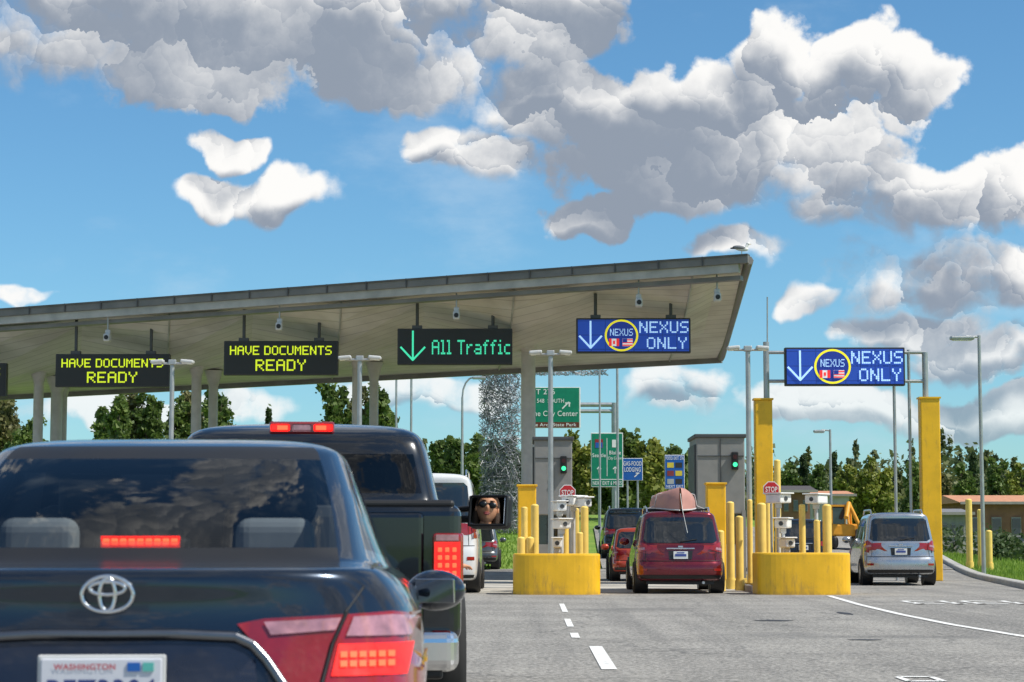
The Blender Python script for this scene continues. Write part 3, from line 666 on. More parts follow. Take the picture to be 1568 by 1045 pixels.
    for ax in(-1,1):
        for y in(.85,L-.95):
            b=MB(); b.cyl((ax*(W*.7),y,.36),(ax*(W*.992),y,.36),.40,blk,seg=28); b.obj('wheel_arch',e)
        b=MB(); b.ell((ax*(W+.1),L-1.75,be+.08),(.12,.07,.09),col_mat); b.obj('door_mirror',e)
    wheels(e,W*.90,(.85,L-.95),.345)
    b=MB(); b.box((0,L*.45,.3),(W*1.5,L*.8,.2),blk); b.cyl((W*.5,-.0,.24),(W*.5,.3,.24),.03,galv)
    b.obj('underbody',e)
    if rack:
        b=MB()
        for sx in(-1,1): b.tube([(sx*W*.70,.55+slant,1.72*k),(sx*W*.70,.7+slant,1.78*k+.04),(sx*W*.70,L-2.6,1.78*k+.04),(sx*W*.70,L-2.45,1.71*k)],.02,chrome)
        b.obj('roof_rails',e)
    return e,bv
lensd=M('lens_dark_red',(.24,.01,.018),.12,0,1,var=.1,scale=30); lensp=M('lens_pale',(.50,.24,.27),.12,.2,1,var=.35,scale=25)
redp=M('dark_red_car_paint',(.17,.006,.016),.25,.55,1,var=.04); silv=M('silver_car_paint',(.46,.48,.51),.28,.8,1,var=.04)
blkp=M('black_car_paint',(.008,.010,.014),.18,.3,1,var=.04); orp=M('orange_red_car_paint',(.5,.06,.025),.3,.3,1,var=.04); whp=M('white_car_paint',(.68,.69,.7),.35,0,1,var=.04)
mv,mbv=suv('red_minivan',1041,45.6,redp,W=.965,Hh=1.78,L=5.0,slant=.24,kind='van',rack=True)
suv('silver_suv',1376,54,silv,W=.93,Hh=1.85,L=4.8,rz=-math.radians(2),slant=.2,rack=True)
suv('black_suv',962,80,blkp,W=.98,Hh=1.92,L=4.9,slant=.2,rack=True)
suv('red_hatchback',984,59,orp,W=.88,Hh=1.5,L=4.3,slant=.4,kind='suv')
suv('black_suv',1228,70,blkp,W=.95,Hh=1.75,L=4.7)
suv('white_van',664,46,whp,W=.98,Hh=2.6,L=5.4,slant=.12,kind='tall',rack=True)
suv('grey_suv',722,72,M('grey_car_paint',(.12,.13,.14),.3,.6,1),W=.93,Hh=1.6,L=4.6)
b=MB(); hull=M('canoe_hull',(.46,.23,.19),.55,var=.15,scale=3); n=20; vs=[];mm=14
for i in range(n+1):
    t=i/n; y=.25+4.3*t; e_=math.sin(math.pi*min(1,max(0,t))); ww=.03+.45*e_**.38; hh=.40+.04*abs(2*t-1)**2
    for k in range(mm+1):
        a=math.pi*k/mm; cc=math.cos(a); vs.append((ww*math.copysign(abs(cc)**.8,cc)+.10*(1-t)-.07,y+.25*(math.sin(a) if t<.5 else -math.sin(a))*abs(2*t-1)**6,1.85+hh*math.sin(a)**.7 if 0<k<mm else 1.85-.06*abs(2*t-1)**3))
b.add(vs,[[i*(mm+1)+k,i*(mm+1)+k+1,(i+1)*(mm+1)+k+1,(i+1)*(mm+1)+k] for i in range(n) for k in range(mm)],hull,True)
for sx in(0,mm): b.tube([(vs[i*(mm+1)+sx]) for i in range(n+1)],.018,lgrey,seg=6)
for y in(1.5,3.3): b.tube([(-.72,y,1.80),(-.47,y,1.9),(-.42,y,2.15),(0,y,2.27),(.42,y,2.15),(.47,y,1.9),(.72,y,1.80)],.010,lgrey,seg=5); b.box((0,y,1.82),(1.4,.06,.04),blk)
b.tube([(.02,.3,2.15),(.05,.1,1.80),(.15,.05,1.3)],.006,wht,seg=4)
b.obj('canoe',mv)

# ---------- sedan (foreground)
navy=M('navy_car_paint',(.016,.026,.044),.22,.65,1,var=.03)
cg=GLASS('sedan_glass',(.55,.60,.62)); 
ca=empty('dark_blue_sedan',(GX(168,6.0),5.93,.012),math.radians(3.6))
rg=[ring(.30,4.6,.70,.80,.70,.20,.20,.20),ring(.06,4.78,.84,.89,.82,.24,.22,.22),ring(.0,4.85,.89,.915,.87,.45,.45,.45),
 ring(-.01,4.85,.905,.92,.88,.62,.62,.60),ring(.03,4.82,.90,.92,.87,.69,.72,.68),ring(.09,4.72,.905,.915,.83,.84,.84,.78),ring(.11,4.62,.885,.905,.80,.95,.90,.84),
 ring(.10,4.5,.82,.895,.77,1.03,.945,.89),ring(.12,4.4,.79,.885,.75,1.065,.96,.92),ring(.24,4.2,.76,.87,.72,1.055,.98,.95),ring(.50,3.8,.74,.845,.70,1.055,1.01,1.0,.3),
 ring(.70,3.55,.725,.81,.68,1.062,1.03,1.05,.28),ring(.75,3.45,.715,.79,.67,1.085,1.05,1.08,.27),ring(1.08,3.1,.675,.71,.62,1.29,1.24,1.28,.24,.4),ring(1.42,2.75,.615,.64,.56,1.44,1.42,1.43,.2,.3),ring(1.49,2.70,.60,.62,.54,1.468,1.45,1.45,.18,.3),
 ring(1.68,2.6,.51,.54,.48,1.50,1.49,1.485,.14,.2),ring(1.95,2.45,.28,.3,.28,1.515,1.515,1.505,.08,.08)]
def cm(i,j,s):
    if 12<=i<=13:
        if j<=2 or j>=9: return 1
        if 4<=j<=7: return 1
    if i==11 and (j<=2): return 2
    if i==14 and (j<=2): return 2
    return 0
o,cb_=body('body_shell',rg,cm,[navy,cg,blk],ca,3)
for sg in(1,-1):
    S=(lambda q:q) if sg>0 else mir
    decal(ca,cb_,S([(.365,.900),(.44,.915),(.665,.925),(.625,.84),(.59,.70),(.53,.70),(.455,.80)]),'R',lensd,'trunk_lamp',.016,.04)
    decal(ca,cb_,S([(.44,.905),(.655,.915),(.64,.880),(.46,.868)]),'R',lensp,'trunk_lamp_reflector',.022,.04)
    decal(ca,cb_,S([(.675,.925),(.80,.93),(.90,.915),(.925,.85),(.90,.70),(.605,.70),(.64,.84)]),'R',redlens,'tail_lamp',.016,.04)
    decal(ca,cb_,S([(.69,.917),(.80,.920),(.875,.910),(.85,.86),(.67,.862)]),'R',lensp,'tail_lamp_reflector',.022,.04)
    for r in range(2):
        for c in range(6): 
            x0=.655+c*.026; z0=.775+r*.026; decal(ca,cb_,S([(x0,z0),(x0+.019,z0),(x0+.019,z0+.017),(x0,z0+.017)]),'R',redhot,'brake_led',.026,.05)
    decal(ca,cb_,S([(.63,.75),(.84,.75),(.86,.84),(.65,.84)]),'R',redlit,'brake_lamp_glow',.021,.05)
b=MB()
for sg in(1,-1):
    ptube(b,cb_,[(0,.872),(sg*.20,.873),(sg*.36,.865),(sg*.41,.842),(sg*.45,.80),(sg*.50,.73),(sg*.53,.66)],'R',.016,satin,.006,step=.02)
    ptube(b,cb_,[(sg*.67,.93),(sg*.72,1.0),(sg*.745,1.055)],'R',.004,blk,.001)
    ptube(b,cb_,[(sg*.67,.93),(sg*.632,.84),(sg*.598,.70)],'R',.005,blk,.02)
el_=lambda rx,rz_,cz,n=26:[(rx*math.cos(2*math.pi*i/n),cz+rz_*math.sin(2*math.pi*i/n)) for i in range(n)]
for rx,rz_,cz in((.072,.050,.985),(.050,.018,1.003),(.022,.046,.985)): ptube(b,cb_,el_(rx,rz_,cz),'R',.0065,chrome,.012,True,.5)
b.obj('chrome_trim',ca)
decal(ca,cb_,[(-.40,.60),(.44,.60),(.42,.80),(.37,.846),(-.37,.846),(-.42,.80)],'R',M('recess_navy',(.006,.012,.03),.3,coat=.5),'plate_recess',.004)
p=pj(cb_,0,.75,'R',.02); b=MB(); plm=M('plate_white',(.62,.64,.70),.5,var=.05)
b.box((0,p.y-.025,.734),(.355,.012,.175),lgrey,bev=.006); b.box((0,p.y-.034,.734),(.335,.01,.155),plm,bev=.004)
b.box((.09,p.y-.042,.788),(.035,.004,.024),sbl); b.box((.13,p.y-.042,.788),(.03,.004,.024),M('sticker_teal',(.1,.45,.4),.5)); b.obj('number_plate',ca)
text('WASHINGTON',M('plate_red',(.45,.05,.08),.5),ca,(-.045,p.y-.043,.788),.17,.016,'plate_state',bold=.02)
text('BEZ3304',M('plate_navy',(.03,.05,.2),.5),ca,(0,p.y-.043,.718),.30,.065,'plate_number',bold=.02)
seat=M('seat_fabric',(.10,.10,.105),.9); seatl=M('headrest_fabric',(.38,.39,.41),.8); b=MB()
b.box((0,1.02,1.03),(1.25,.5,.04),seat); b.box((0,1.36,.82),(1.3,.16,.55),seat,bev=.05)
for x in(-.40,.40): b.box((x,1.33,1.14),(.27,.11,.15),seatl,bev=.05,seg=4)
b.box((0,1.33,1.10),(.2,.1,.07),seat,bev=.03)
for x in(-.37,.37): b.box((x,2.45,.98),(.48,.16,.6),seat,bev=.06,rot=Matrix.Rotation(-.2,3,'X')); b.box((x,2.36,1.31),(.26,.1,.17),seat,bev=.04,seg=4)
b.box((0,3.2,.96),(1.4,.5,.14),blk,bev=.05); b.box((0,2.3,.35),(1.5,2.6,.1),blk)
b.box((0,.90,1.10),(.30,.09,.09),blk,bev=.01); b.box((0,2.75,1.40),(.22,.04,.07),blk,bev=.015)
b.obj('interior',ca)
b=MB()
for k in range(9): b.box((-.108+k*.027,.840,1.134),(.022,.012,.020),redhot,bev=.004)
b.box((0,.848,1.134),(.25,.008,.036),redlit); b.obj('high_brake_lamp',ca)
mg=M('mirror_glass',(.8,.82,.83),.02,1,var=.01)
b=MB(); b.ell((.98,2.95,.93),(.125,.09,.085),navy,20,14); b.box((.89,3.0,.90),(.12,.08,.05),blk,bev=.02); b.box((.975,2.862,.93),(.17,.01,.10),mg,bev=.004,rot=Matrix.Rotation(-.30,3,'Z')@Matrix.Rotation(.10,3,'X')); b.obj('door_mirror',ca)
b=MB(); b.ell((-.98,2.95,.93),(.125,.09,.085),navy,20,14); b.obj('door_mirror',ca)
wheels(ca,.80,(.98,3.78),.33)

# ---------- pickup
tr=empty('black_pickup_truck',(-1.42,12.3,.012),math.radians(4)); TRM=Matrix.Translation((-1.42,12.3,.012))@Matrix.Rotation(math.radians(4),4,'Z')
trg=[ring(2.15,5.6,.85,.9,.85,.42,.42,.42,.1,.3),ring(2.06,5.85,.96,.99,.95,.5,.5,.5,.1,.3),ring(2.04,5.9,.985,1.01,.98,.85,.85,.85,.1,.3),ring(2.04,5.85,.985,1.01,.96,1.2,1.2,1.1,.1,.4),
 ring(2.06,5.6,.975,.995,.9,1.32,1.30,1.22,.1,.4),ring(2.10,4.95,.955,.975,.88,1.375,1.34,1.3,.1,.3),ring(2.14,4.8,.94,.955,.86,1.40,1.36,1.34,.1,.25),
 ring(2.24,4.35,.855,.865,.78,1.78,1.80,1.77,.1,.2),ring(2.30,4.2,.81,.82,.75,1.87,1.87,1.85,.1,.2),ring(2.42,4.0,.72,.73,.70,1.93,1.94,1.92,.1,.15),ring(2.7,3.8,.4,.42,.4,1.965,1.97,1.95,.1,.1)]
tg=GLASS('truck_rear_glass',(.10,.12,.13)); tgs=GLASS('truck_side_glass',(.6,.65,.65))
def tm(i,j,s):
    if i==6:
        if j<=2: return 1
        if 5<=j<=7: return None if s>0 else 2
        if j>=9: return 2
    return 0
o,tbv=body('cab_shell',trg,tm,[blkp,tg,tgs],tr,3)
b=MB()
b.box((0,1.0,.95),(2.02,2.06,.80),blkp,bev=.07,seg=4); b.box((0,1.0,1.35),(1.94,2.0,.05),blk,bev=.02)
b.box((0,-.035,.97),(1.58,.05,.66),blkp,bev=.03,seg=3); b.box((0,-.07,1.14),(.3,.03,.1),blk,bev=.01)
b.box((0,-.07,.97),(1.3,.014,.02),blk)
b.box((0,-.14,.51),(1.98,.20,.24),chrome,bev=.07,seg=5); b.box((0,-.15,.635),(1.5,.2,.03),blk,bev=.01); b.box((0,-.11,.38),(1.8,.16,.06),blk,bev=.02)
b.box((0,2.5,.42),(1.5,4.8,.2),blk)
for s in(-1,1):
    x=s*.925; b.box((x,-.03,1.015),(.17,.12,.33),redlens,bev=.02); b.box((s*1.005,.04,1.015),(.03,.14,.33),redlens,bev=.01)
    for r in range(5):
        for c in range(3): b.box((s*(.882+c*.042),-.095,.905+r*.045),(.024,.012,.026),redhot,bev=.004)
    b.box((x,-.091,1.0),(.15,.006,.26),redlit); b.box((x,-.091,1.155),(.13,.01,.035),lensp)
    b.ell((s*.98,1.0,.70),(.07,.62,.42),blkp,24,14)
b.obj('cargo_bed',tr)
p=pj(tbv,0,1.905,'R',.02); b=MB(); b.box((0,p.y-.01,1.898),(.44,.04,.085),lensd,bev=.015)
for sx in(-1,1): b.box((sx*.145,p.y-.034,1.898),(.13,.008,.05),redlit,bev=.01); b.box((sx*.13,p.y-.040,1.898),(.07,.006,.03),redhot)
b.box((0,p.y-.034,1.898),(.13,.008,.05),lensp,bev=.01); b.obj('high_brake_lamp',tr)
wheels(tr,.92,(1.0,4.95),.41,.29)
b=MB()
for x in(-.45,.45):
    b.box((x-.0,3.0 if x<0 else 2.75,1.1),(.5,.16,.6),seat,bev=.06)
    b.box((x,3.0 if x<0 else 2.72,1.53),(.26,.1,.18),seat,bev=.05)
b.box((0,2.45,1.0),(1.6,.2,.7),seat,bev=.05); b.box((0,4.5,1.25),(1.7,.4,.16),blk,bev=.05); b.box((0,3.2,.55),(1.7,2.2,.08),blk)
b.obj('interior',tr)
Mloc=P(748,783,16.2); 
Hd=TRM@Vector((.79,3.42,1.55))
nrm=((Vector((0,0,1.15))-Mloc).normalized()+(Hd+Vector((0,0,-.01))-Mloc).normalized()).normalized()
q=nrm.to_track_quat('-Y','Z').to_matrix()
qm=(TRM.inverted().to_3x3()@q)
b=MB(); ml=TRM.inverted()@Mloc
b.box(ml+qm@Vector((0,.05,0)),(.345,.10,.265),blk,bev=.045,seg=4,rot=qm); b.box(ml+qm@Vector((0,-.008,0)),(.285,.012,.205),mg,bev=.004,rot=qm)
for sx in(-1,1): b.box(ml+qm@Vector((sx*.153,-.006,0)),(.02,.03,.235),blk,bev=.006,rot=qm)
for sz in(-1,1): b.box(ml+qm@Vector((0,-.006,sz*.113)),(.29,.03,.02),blk,bev=.006,rot=qm)
b.box(ml+qm@Vector((0,.06,0)),(.27,.12,.20),chrome,bev=.05,seg=4,rot=qm)
b.tube([ml+qm@Vector((-.1,.07,-.05)),Vector((.93,4.25,1.30))],.03,blk); b.tube([ml+qm@Vector((-.1,.07,.04)),Vector((.93,4.25,1.36))],.025,blk)
b.obj('tow_mirror',tr)
fw=(Mloc-Hd); fw.z*=.6; fw.normalize(); yaw=math.atan2(-fw.x,fw.y)
pe=empty('passenger',Hd,yaw)
skin=M('skin',(.66,.31,.17),.5,var=.06,scale=20); hair=M('hair_brown',(.07,.035,.02),.7,var=.3,scale=60,bump=.5); lip=M('lips',(.42,.10,.09),.5); shade=M('sunglass_lens',(.006,.006,.008),.3); shirt=M('shirt_blue',(.10,.16,.28),.8)
b=MB()
def hf(v):
    x,y,z=v
    t=max(0,(-z-.015)/.10)
    x*=1-.30*t*t; 
    if y>0: y*=1-.04*t
    if y>0: y+= .006*math.exp(-((z-.045)/.02)**2) -.007*math.exp(-((z-.015)/.015)**2)*min(1,abs(x)/.03)
    y+= (.026*math.exp(-(x/.013)**2)*math.exp(-((z+.012)/.022)**2) if y>0 else 0)
    y+= (.010*math.exp(-(x/.03)**2)*math.exp(-((z+.095)/.02)**2) if y>0 else 0)
    return Vector((x,y,z))
def hairf(v): return v if not(v.y>.02 and v.z<.050) else Vector((v.x*.90,v.y*.45,v.z))
b.ell((0,0,0),(.082,.10,.126),skin,48,36,fn=hf)
b.ell((0,-.016,.022),(.099,.106,.120),hair,36,24,fn=hairf)
for s in(-1,1):
    b.ell((s*.082,-.03,-.07),(.028,.05,.10),hair,16,12)
    b.ell((s*.086,.004,-.004),(.010,.016,.028),skin); b.ell((s*.037,.094,.014),(.034,.016,.027),shade,24,14); b.tube([(s*.066,.082,.020),(s*.092,.0,.014)],.004,blk,seg=6)
    b.ell((s*.034,.096,.047),(.022,.008,.005),hair)
b.tube([(-.014,.108,.022),(.014,.108,.022)],.004,blk,seg=6)
b.ell((0,.098,-.052),(.028,.009,.007),lip); b.ell((0,.098,-.063),(.023,.010,.007),lip)
b.obj('head',pe)
def skinmesh(name,verts,edges,rad,mat,parent,lv=2):
    me=bpy.data.meshes.new(name); me.from_pydata(verts,edges,[]); me.materials.append(mat); o=bpy.data.objects.new(name,me); sc.collection.objects.link(o); o.parent=parent
    md=o.modifiers.new('skin','SKIN'); 
    for i,r in enumerate(rad): me.skin_vertices[0].data[i].radius=(r,r)
    me.skin_vertices[0].data[0].use_root=True; md.use_smooth_shade=True
    s=o.modifiers.new('sub','SUBSURF'); s.levels=lv; s.render_levels=lv; return o
vt=[(-.05,-.14,-.75),(-.03,-.11,-.5),(0,-.06,-.30),(0,-.03,-.17),(-.19,-.10,-.25),(-.25,-.02,-.50),(-.20,.2,-.60),(.17,-.0,-.27),(.20,.05,-.50),(.14,.22,-.60),(.05,.3,-.78),(-.12,.3,-.78)]
skinmesh('torso',vt,[(0,1),(1,2),(2,3),(2,4),(4,5),(5,6),(2,7),(7,8),(8,9),(0,10),(0,11)],[.15,.15,.13,.06,.065,.05,.035,.065,.05,.035,.09,.09],shirt,pe)
skinmesh('neck',[(0,-.03,-.2),(0,-.015,-.12),(0,-.01,-.06)],[(0,1),(1,2)],[.055,.05,.05],skin,pe)
for s,hx in((-1,-.20),(1,.14)):
    vs=[(hx,.20,-.60),(hx,.28,-.60),(hx,.32,-.60)];ed=[(0,1),(1,2)];rd=[.03,.032,.03]
    for k in range(4):
        x=hx+s*(-.03+.018*k); i0=len(vs); L=(.07,.085,.08,.065)[k] if s<0 else (.065,.08,.085,.07)[k]
        vs+=[(x,.35,-.60),(x,.35+L*.5,-.605),(x,.35+L*.85,-.63)]; ed+=[(2,i0),(i0,i0+1),(i0+1,i0+2)]; rd+=[.010,.0085,.007]
    i0=len(vs); vs+=[(hx-s*.05,.30,-.61),(hx-s*.07,.335,-.62)]; ed+=[(1,i0),(i0,i0+1)]; rd+=[.011,.008]
    skinmesh('hand',vs,ed,rd,skin,pe,1)
def occupant(parent,x,y,z,shirtm):
    b=MB(); b.ell((x,y,z),(.078,.1,.122),skin,24,18); b.ell((x,y-.015,z+.02),(.083,.096,.11),hair,24,16); 
    b.ell((x,y+.02,z-.42),(.22,.13,.26),shirtm,20,14); b.cyl((x,y,z-.2),(x,y,z-.08),.055,skin); b.obj('occupant',parent)
occupant(ca,-.37,2.62,1.24,shirt); occupant(ca,.37,2.62,1.22,M('shirt_tan',(.4,.25,.15),.8)); occupant(tr,-.45,3.2,1.5,shirt)

# ---------- gull
b=MB(); gw=M('gull_white',(.75,.75,.75),.7); gg=M('gull_grey',(.16,.17,.19),.7); p=P(1135,391,59.0)
b.ell((0,0,.24),(.26,.09,.10),gw,20,12,rot=Matrix.Rotation(.15,3,'Y')); b.ell((-.05,-.01,.26),(.25,.10,.08),gg,20,12,rot=Matrix.Rotation(.12,3,'Y'))
b.cyl((.16,0,.27),(.23,0,.38),.06,gw,r1=.045); b.ell((.245,0,.40),(.065,.05,.05),gw); b.cyl((.29,0,.395),(.36,0,.38),.014,M('beak',(.7,.45,.05),.5),r1=.004)
b.cyl((-.2,0,.26),(-.38,0,.24),.05,blk,r1=.02)
for s in(-1,1): b.cyl((.02,s*.03,.16),(.02,s*.03,.02),.008,M('beak',(.7,.45,.05),.5)); b.box((.04,s*.03,.01),(.07,.05,.01),M('beak',(.7,.45,.05),.5))
g_=b.obj('seagull',loc=p); g_.scale=(.8,.8,.8)

# ---------- sculpture of steel rods
rs=np.random.RandomState(3)
def rods(name,boxes,N,th,mat):
    V=[];Fc=[]
    tot=sum(b_[6] for b_ in boxes)
    for (x0,x1,y0,y1,z0,z1,wt) in boxes:
        k=int(N*wt/tot)
        c=rs.rand(k,3)*[x1-x0,y1-y0,z1-z0]+[x0,y0,z0]; d=rs.normal(size=(k,3)); d/=np.linalg.norm(d,axis=1)[:,None]; L=rs.uniform(.15,.42,(k,1))
        a=c-d*L; e=c+d*L; a=np.clip(a,[x0-.12,y0,z0],[x1+.12,y1,z1]); e=np.clip(e,[x0-.12,y0,z0],[x1+.12,y1,z1])
        s=np.cross(d,rs.normal(size=(k,3))); s/=np.linalg.norm(s,axis=1)[:,None]; t=np.cross(d,s)
        for i in range(k):
            A=a[i];E=e[i];S=s[i]*th;T=t[i]*th; j=len(V)
            V+= [A+S,A-S*.5+T*.87,A-S*.5-T*.87,E+S,E-S*.5+T*.87,E-S*.5-T*.87]; Fc+=[[j,j+1,j+4,j+3],[j+1,j+2,j+5,j+4],[j+2,j,j+3,j+5]]
    b=MB(); b.add(V,Fc,mat); return b.obj(name)
c0=P(766,567,100); base=H(c0.x,100)
rods('wire_sculpture',[(c0.x-.9,c0.x+.9,99.6,100.4,base,c0.z,10),(c0.x-3.3,c0.x-.97,99.6,100.4,c0.z-.25,c0.z,.8),(c0.x+.97,c0.x+5,99.6,100.4,c0.z-.25,c0.z,.8)],2600,.015,M('stainless_rod',(.26,.27,.29),.5,.2,var=.6,scale=2))

# ---------- vegetation
def leafmat(name,c1,c2):
    m=bpy.data.materials.new(name); m.use_nodes=True; N=NG(m.node_tree); b=m.node_tree.nodes['Principled BSDF']
    g=N.n('ShaderNodeNewGeometry'); a=N.n('ShaderNodeTexNoise'); a.inputs['Scale'].default_value=.5; a.inputs['Detail'].default_value=3; N.put(a.inputs['Vector'],g.outputs['Position'])
    f=N.m('ADD',N.m('MULTIPLY',g.outputs['Random Per Island'],.5),N.mr(a.outputs[0],.35,.65,0,.5))
    k=N.mix(f,(*c1,1),(*c2,1)); N.put(b.inputs['Base Color'],k); b.inputs['Roughness'].default_value=.6
    tr_=N.n('ShaderNodeBsdfTranslucent'); N.put(tr_.inputs[0],k); mx=N.n('ShaderNodeMixShader'); mx.inputs[0].default_value=.35
    N.put(mx.inputs[1],b.outputs[0]); N.put(mx.inputs[2],tr_.outputs[0]); N.put(m.node_tree.nodes['Material Output'].inputs[0],mx.outputs[0]); return m
lf_g=leafmat('leaves_green',(.065,.11,.028),(.19,.27,.06)); lf_y=leafmat('leaves_yellowgreen',(.14,.18,.03),(.34,.36,.07)); lf_d=leafmat('leaves_dark',(.03,.06,.025),(.10,.15,.05)); lf_b=leafmat('leaves_olive',(.10,.11,.04),(.25,.24,.09))
bark=M('bark',(.10,.08,.06),.9,var=.3)
def leaves(C,size):
    C=np.array(C); k=len(C); a=rs.normal(size=(k,3)); a/=np.linalg.norm(a,axis=1)[:,None]; t=np.cross(a,rs.normal(size=(k,3))); t/=np.linalg.norm(t,axis=1)[:,None]
    s=size*rs.uniform(.5,1.5,(k,1)); a=a*s; t=t*s*.7
    V=np.stack([C-a,C+t,C+a,C-t],1).reshape(-1,3); Fc=np.arange(4*k).reshape(-1,4); return V,Fc
def clump(c,r,n):
    d=rs.normal(size=(n,3)); d/=np.linalg.norm(d,axis=1)[:,None]; rad=rs.uniform(.2,1.0,(n,1))**.5*(1+.25*rs.normal(size=(n,1))); return np.array(c)+d*rad*np.array(r)
def tree(px,ytop,d,wpx,mat,style='round',n=5200,leaf=.14,name=None):
    p=P(px,ytop,d); X_=p.x; g0=H(X_,d); hgt=p.z-g0; rw=wpx/F*d/2; C=[]; b=MB()
    b.cyl((0,0,0),(0,0,hgt*.85),.05*rw+.08,bark,r1=.03,seg=8)
    if style=='conifer':
        nl=14
        for i in range(nl):
            t=i/nl; z=hgt*(.12+.88*t); r=rw*(1-t)**.9+.05
            m=max(3,int(9*(1-t)))
            for k in range(m):
                a=rs.uniform(0,6.28); rr=r*rs.uniform(.45,.85); C.append(clump((rr*math.cos(a),rr*math.sin(a),z-rr*.25),(r*.35+.1,r*.35+.1,hgt*.035),int(n/nl/m)))
        C.append(clump((0,0,hgt*.93),(.12,.12,hgt*.07),40))
    else:
        nl=3 if style=='round' else 4
        for L_ in range(nl):
            a0=rs.uniform(0,6.28); r0=rw*rs.uniform(.1,.5); hx=hgt*(1.0 if L_==0 else rs.uniform(.78,.97)); tip=(r0*math.cos(a0),r0*math.sin(a0),hx*.9)
            b.cyl((0,0,hgt*.15),tip,.07,bark,r1=.015,seg=6)
            K=15
            for i in range(K):
                t=.22+.78*(i+rs.uniform(0,1))/K; z=hx*t*.93; prof=(math.sin(math.pi*min(1,max(0.02,(t-.05)*.92)))**.7) if style=='round' else (1-abs(t-.45)*.95)
                a=rs.uniform(0,6.28); rr=rw*prof*rs.uniform(.1,.62); cr=max(.3,rw*rs.uniform(.16,.36)*(.55+.6*prof))
                c=(r0*math.cos(a0)*t+rr*math.cos(a),r0*math.sin(a0)*t+rr*math.sin(a),z); C.append(clump(c,(cr,cr,cr*rs.uniform(.7,1.3)),n//(K*nl)))
                b.cyl((tip[0]*t*.7,tip[1]*t*.7,z*.75),c,.035,bark,r1=.012,seg=5)
    V,Fc=leaves(np.concatenate(C),leaf); b.add([tuple(v) for v in V],[list(map(int,f)) for f in Fc],mat)
    b.obj(name or {'conifer':'pine_tree','round':'deciduous_tree','tall':'poplar_tree'}[style],loc=(X_,d,g0))
for a in((15,600,130,95,lf_b,'round'),(45,630,125,70,lf_g,'round'),(180,592,125,66,lf_g,'tall'),(206,584,128,66,lf_b,'tall'),(236,588,127,66,lf_g,'tall'),(268,600,129,60,lf_g,'tall'),(300,590,130,66,lf_b,'tall'),(332,580,126,80,lf_g,'tall'),
 (515,568,118,70,lf_g,'tall'),(548,582,122,70,lf_b,'round'),(580,574,117,70,lf_g,'tall'),(602,612,120,55,lf_g,'round'),(412,622,150,14,lf_d,'conifer'),(160,615,140,55,lf_g,'round'),
 (675,668,135,50,lf_g,'round'),(700,666,130,50,lf_g,'round'),(728,660,125,50,lf_g,'round'),(757,672,104,75,lf_d,'round'),(785,690,106,60,lf_d,'round'),
 (895,660,120,80,lf_y,'round'),(965,654,116,80,lf_g,'round'),(1000,670,113,75,lf_y,'round'),(1035,682,116,60,lf_g,'round'),(930,686,118,60,lf_g,'round'),(1060,688,125,50,lf_g,'round'),
 (1325,696,150,70,lf_y,'round'),(1352,708,150,55,lf_y,'round'),(1297,706,150,50,lf_y,'round'),(1230,694,160,30,lf_d,'conifer'),(1278,690,165,26,lf_d,'conifer'),(1490,690,160,45,lf_d,'conifer'),(1475,700,158,40,lf_g,'round'),(1395,700,155,60,lf_g,'round'),(1530,696,165,55,lf_g,'round'),(1562,704,160,50,lf_y,'round'),(1210,704,160,50,lf_g,'round'),(1435,706,160,60,lf_b,'round'),(1250,708,158,50,lf_g,'round')):
    tree(*a)
C=[];
for i in range(560):
    px=rs.uniform(-500,2300); d=rs.uniform(185,250); x=GX(px,d); h=rs.uniform(6.0,9.2)+ (1.5 if rs.rand()<.15 else 0); g0=H(x,d)
    if px<1150: h-=2.0
    r=rs.uniform(1.4,3.0)
    if rs.rand()<.3: 
        for t in(0.2,.4,.6,.8,.95): C.append(clump((x,d,g0+h*1.1*t),(r*.7*(1-t)+.2,r*.7*(1-t)+.2,h*.12),45))
    else:
        for k in range(6): C.append(clump((x+rs.uniform(-1,1)*r*.7,d,g0+h*rs.uniform(.2,.88)),(r*.5,r*.5,h*.15),48))
V,Fc=leaves(np.concatenate(C),.28); b=MB(); b.add([tuple(v) for v in V],[list(map(int,f)) for f in Fc],leafmat('treeline_leaves',(.06,.095,.045),(.21,.23,.08))); b.obj('distant_treeline')
C=[]
for i in range(110):
    x=rs.uniform(17.5,34); d=rs.uniform(86,100); C.append(clump((x,d,H(x,d)+rs.uniform(.2,.8)),(rs.uniform(.5,1.1),.7,rs.uniform(.3,.7)),110))
V,Fc=leaves(np.concatenate(C),.11); b=MB(); b.add([tuple(v) for v in V],[list(map(int,f)) for f in Fc],lf_d); b.obj('shrubs')
V=[];Fc=[]
def blade(x,y,hh):
    a=rs.uniform(0,6.28); j=len(V); z=H(x,y)-.05; dx,dy=math.cos(a)*.03,math.sin(a)*.03
    V.extend([(x-dx,y-dy,z),(x+dx,y+dy,z),(x+rs.uniform(-.08,.08),y+rs.uniform(-.08,.08),z+hh)]); Fc.append([j,j+1,j+2])
for i in range(9000):
    y=rs.uniform(46,92); blade(XE(y)+.35+abs(rs.normal())*3.0,y,rs.uniform(.08,.26))
for i in range(9000):
    y=rs.uniform(74,112); blade(rs.uniform(-6,2.2),y,rs.uniform(.06,.18))
b=MB(); b.add(V,Fc,leafmat('grass_blades',(.14,.26,.025),(.30,.42,.07))); b.obj('grass')

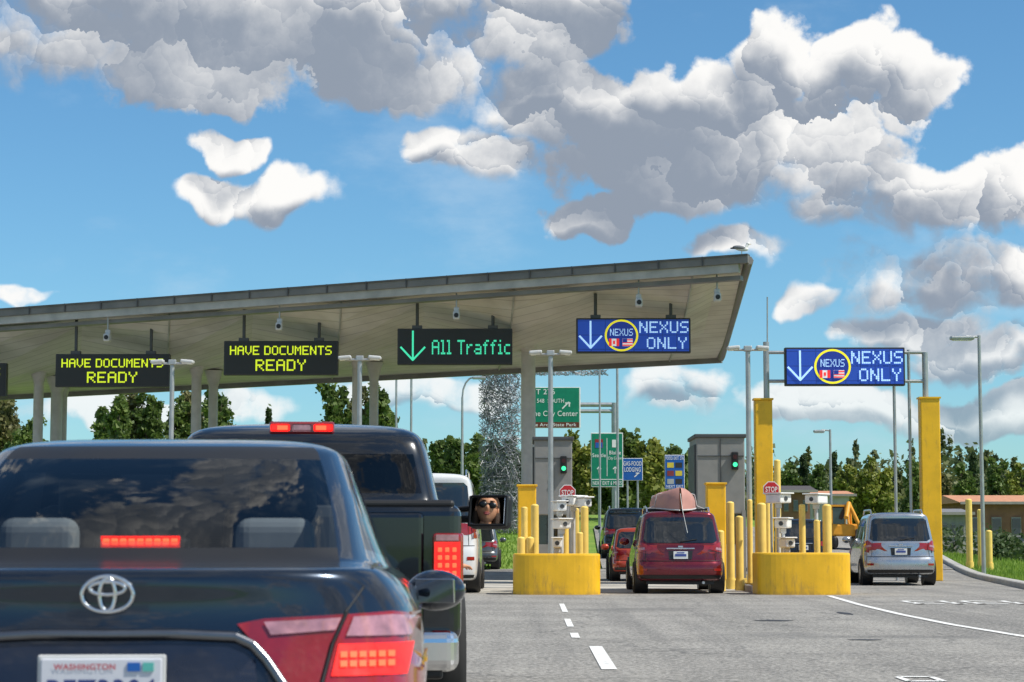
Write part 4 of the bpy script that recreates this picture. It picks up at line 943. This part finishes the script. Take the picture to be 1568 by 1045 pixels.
# ---------- background buildings
tanr=M('tan_roof',(.55,.26,.14),.7,var=.2); gw1=M('grey_wall',(.28,.28,.27),.8,var=.2,bump=.2); brick=M('brick_wall',(.26,.13,.08),.85,var=.3,scale=2,bump=.2); win=M('window_glass',(.03,.04,.05),.08,coat=1); whw=M('white_siding',(.55,.57,.58),.7,var=.1); trimg=M('window_trim',(.30,.28,.26),.7)
def house(name,x0,x1,ytop,yr,d,wall,roof,dep=8,nw=4):
    a=P(x0,ytop,d); c=P(x1,ytop,d); rt=P(x0,yr,d); wd=c.x-a.x; g0=H(a.x,d)-.1; z=a.z-g0; e=empty(name,((a.x+c.x)/2,d,g0)); b=MB()
    b.box((0,dep/2,z/2),(wd,dep,z),wall); b.obj('walls',e); b=MB(); rh=max(.25,rt.z-a.z)
    o=.4; b.add([(-wd/2-o,-o,z),(wd/2+o,-o,z),(wd/2+o,dep+o,z),(-wd/2-o,dep+o,z),(-wd/2-o,dep/2,z+rh),(wd/2+o,dep/2,z+rh)],[[0,1,5,4],[2,3,4,5],[0,4,3],[1,2,5],[3,2,1,0]],roof)
    b.box((0,-o,z-.02),(wd+2*o,.06,.14),trimg); b.obj('roof',e); b=MB()
    for i in range(nw):
        x=-wd/2+wd*(i+.5)/nw; b.box((x,-.03,z*.55),(wd/nw*.5,.1,z*.35),trimg); b.box((x,-.06,z*.55),(wd/nw*.42,.1,z*.29),win)
    b.obj('windows',e); return e
house('brick_commercial_building',1480,1660,770,756,112,brick,tanr,9,6); house('shed',1196,1240,752,742,118,brick,M('dark_roof',(.08,.07,.07),.8),6,3); house('workshop',1242,1300,758,750,125,whw,tanr,7,4)
house('grey_building',1440,1478,786,778,105,gw1,M('grey_roof',(.2,.2,.21),.7),6,3)
b=MB(); xa=GX(1436,92); xb=GX(1640,92); b.box(((xa+xb)/2,92,.35+H(xa,92)),(xb-xa,.3,.7),conc)
b.box(((xa+xb)/2,92,.73+H(xa,92)),(xb-xa,.4,.06),conc)
b.obj('retaining_wall')
b=MB(); ey=M('excavator_orange',(.75,.33,.02),.5,var=.15); p=P(1292,815,88); g0=H(p.x,88)
for s in(-1,1): b.box((s*.5,0,.3),(.35,1.8,.55),blk,bev=.2,seg=3)
b.box((0,0,.8),(1.2,1.5,.5),ey,bev=.08); b.box((-.3,-.3,1.35),(.55,.7,.8),win,bev=.04); b.box((-.3,-.3,1.8),(.62,.8,.08),ey)
for q in((-.57,-.64),(-.03,-.64),(-.57,.04),(-.03,.04)): b.box((q[0],q[1],1.35),(.05,.05,.85),ey)
b.tube([(.3,.3,1.0),(.1,-.8,1.9),(-.1,-1.4,1.3)],.10,ey); b.tube([(.1,-.8,1.9),(.55,-.9,.9)],.08,ey); b.box((.6,-.9,.6),(.5,.4,.5),dgrey,bev=.08); b.cyl((.25,.2,.9),(.12,-.5,1.6),.05,chrome)
b.obj('excavator',loc=(p.x,88,g0))
cam.dof.use_dof=True; cam.dof.focus_distance=50; cam.dof.aperture_fstop=8
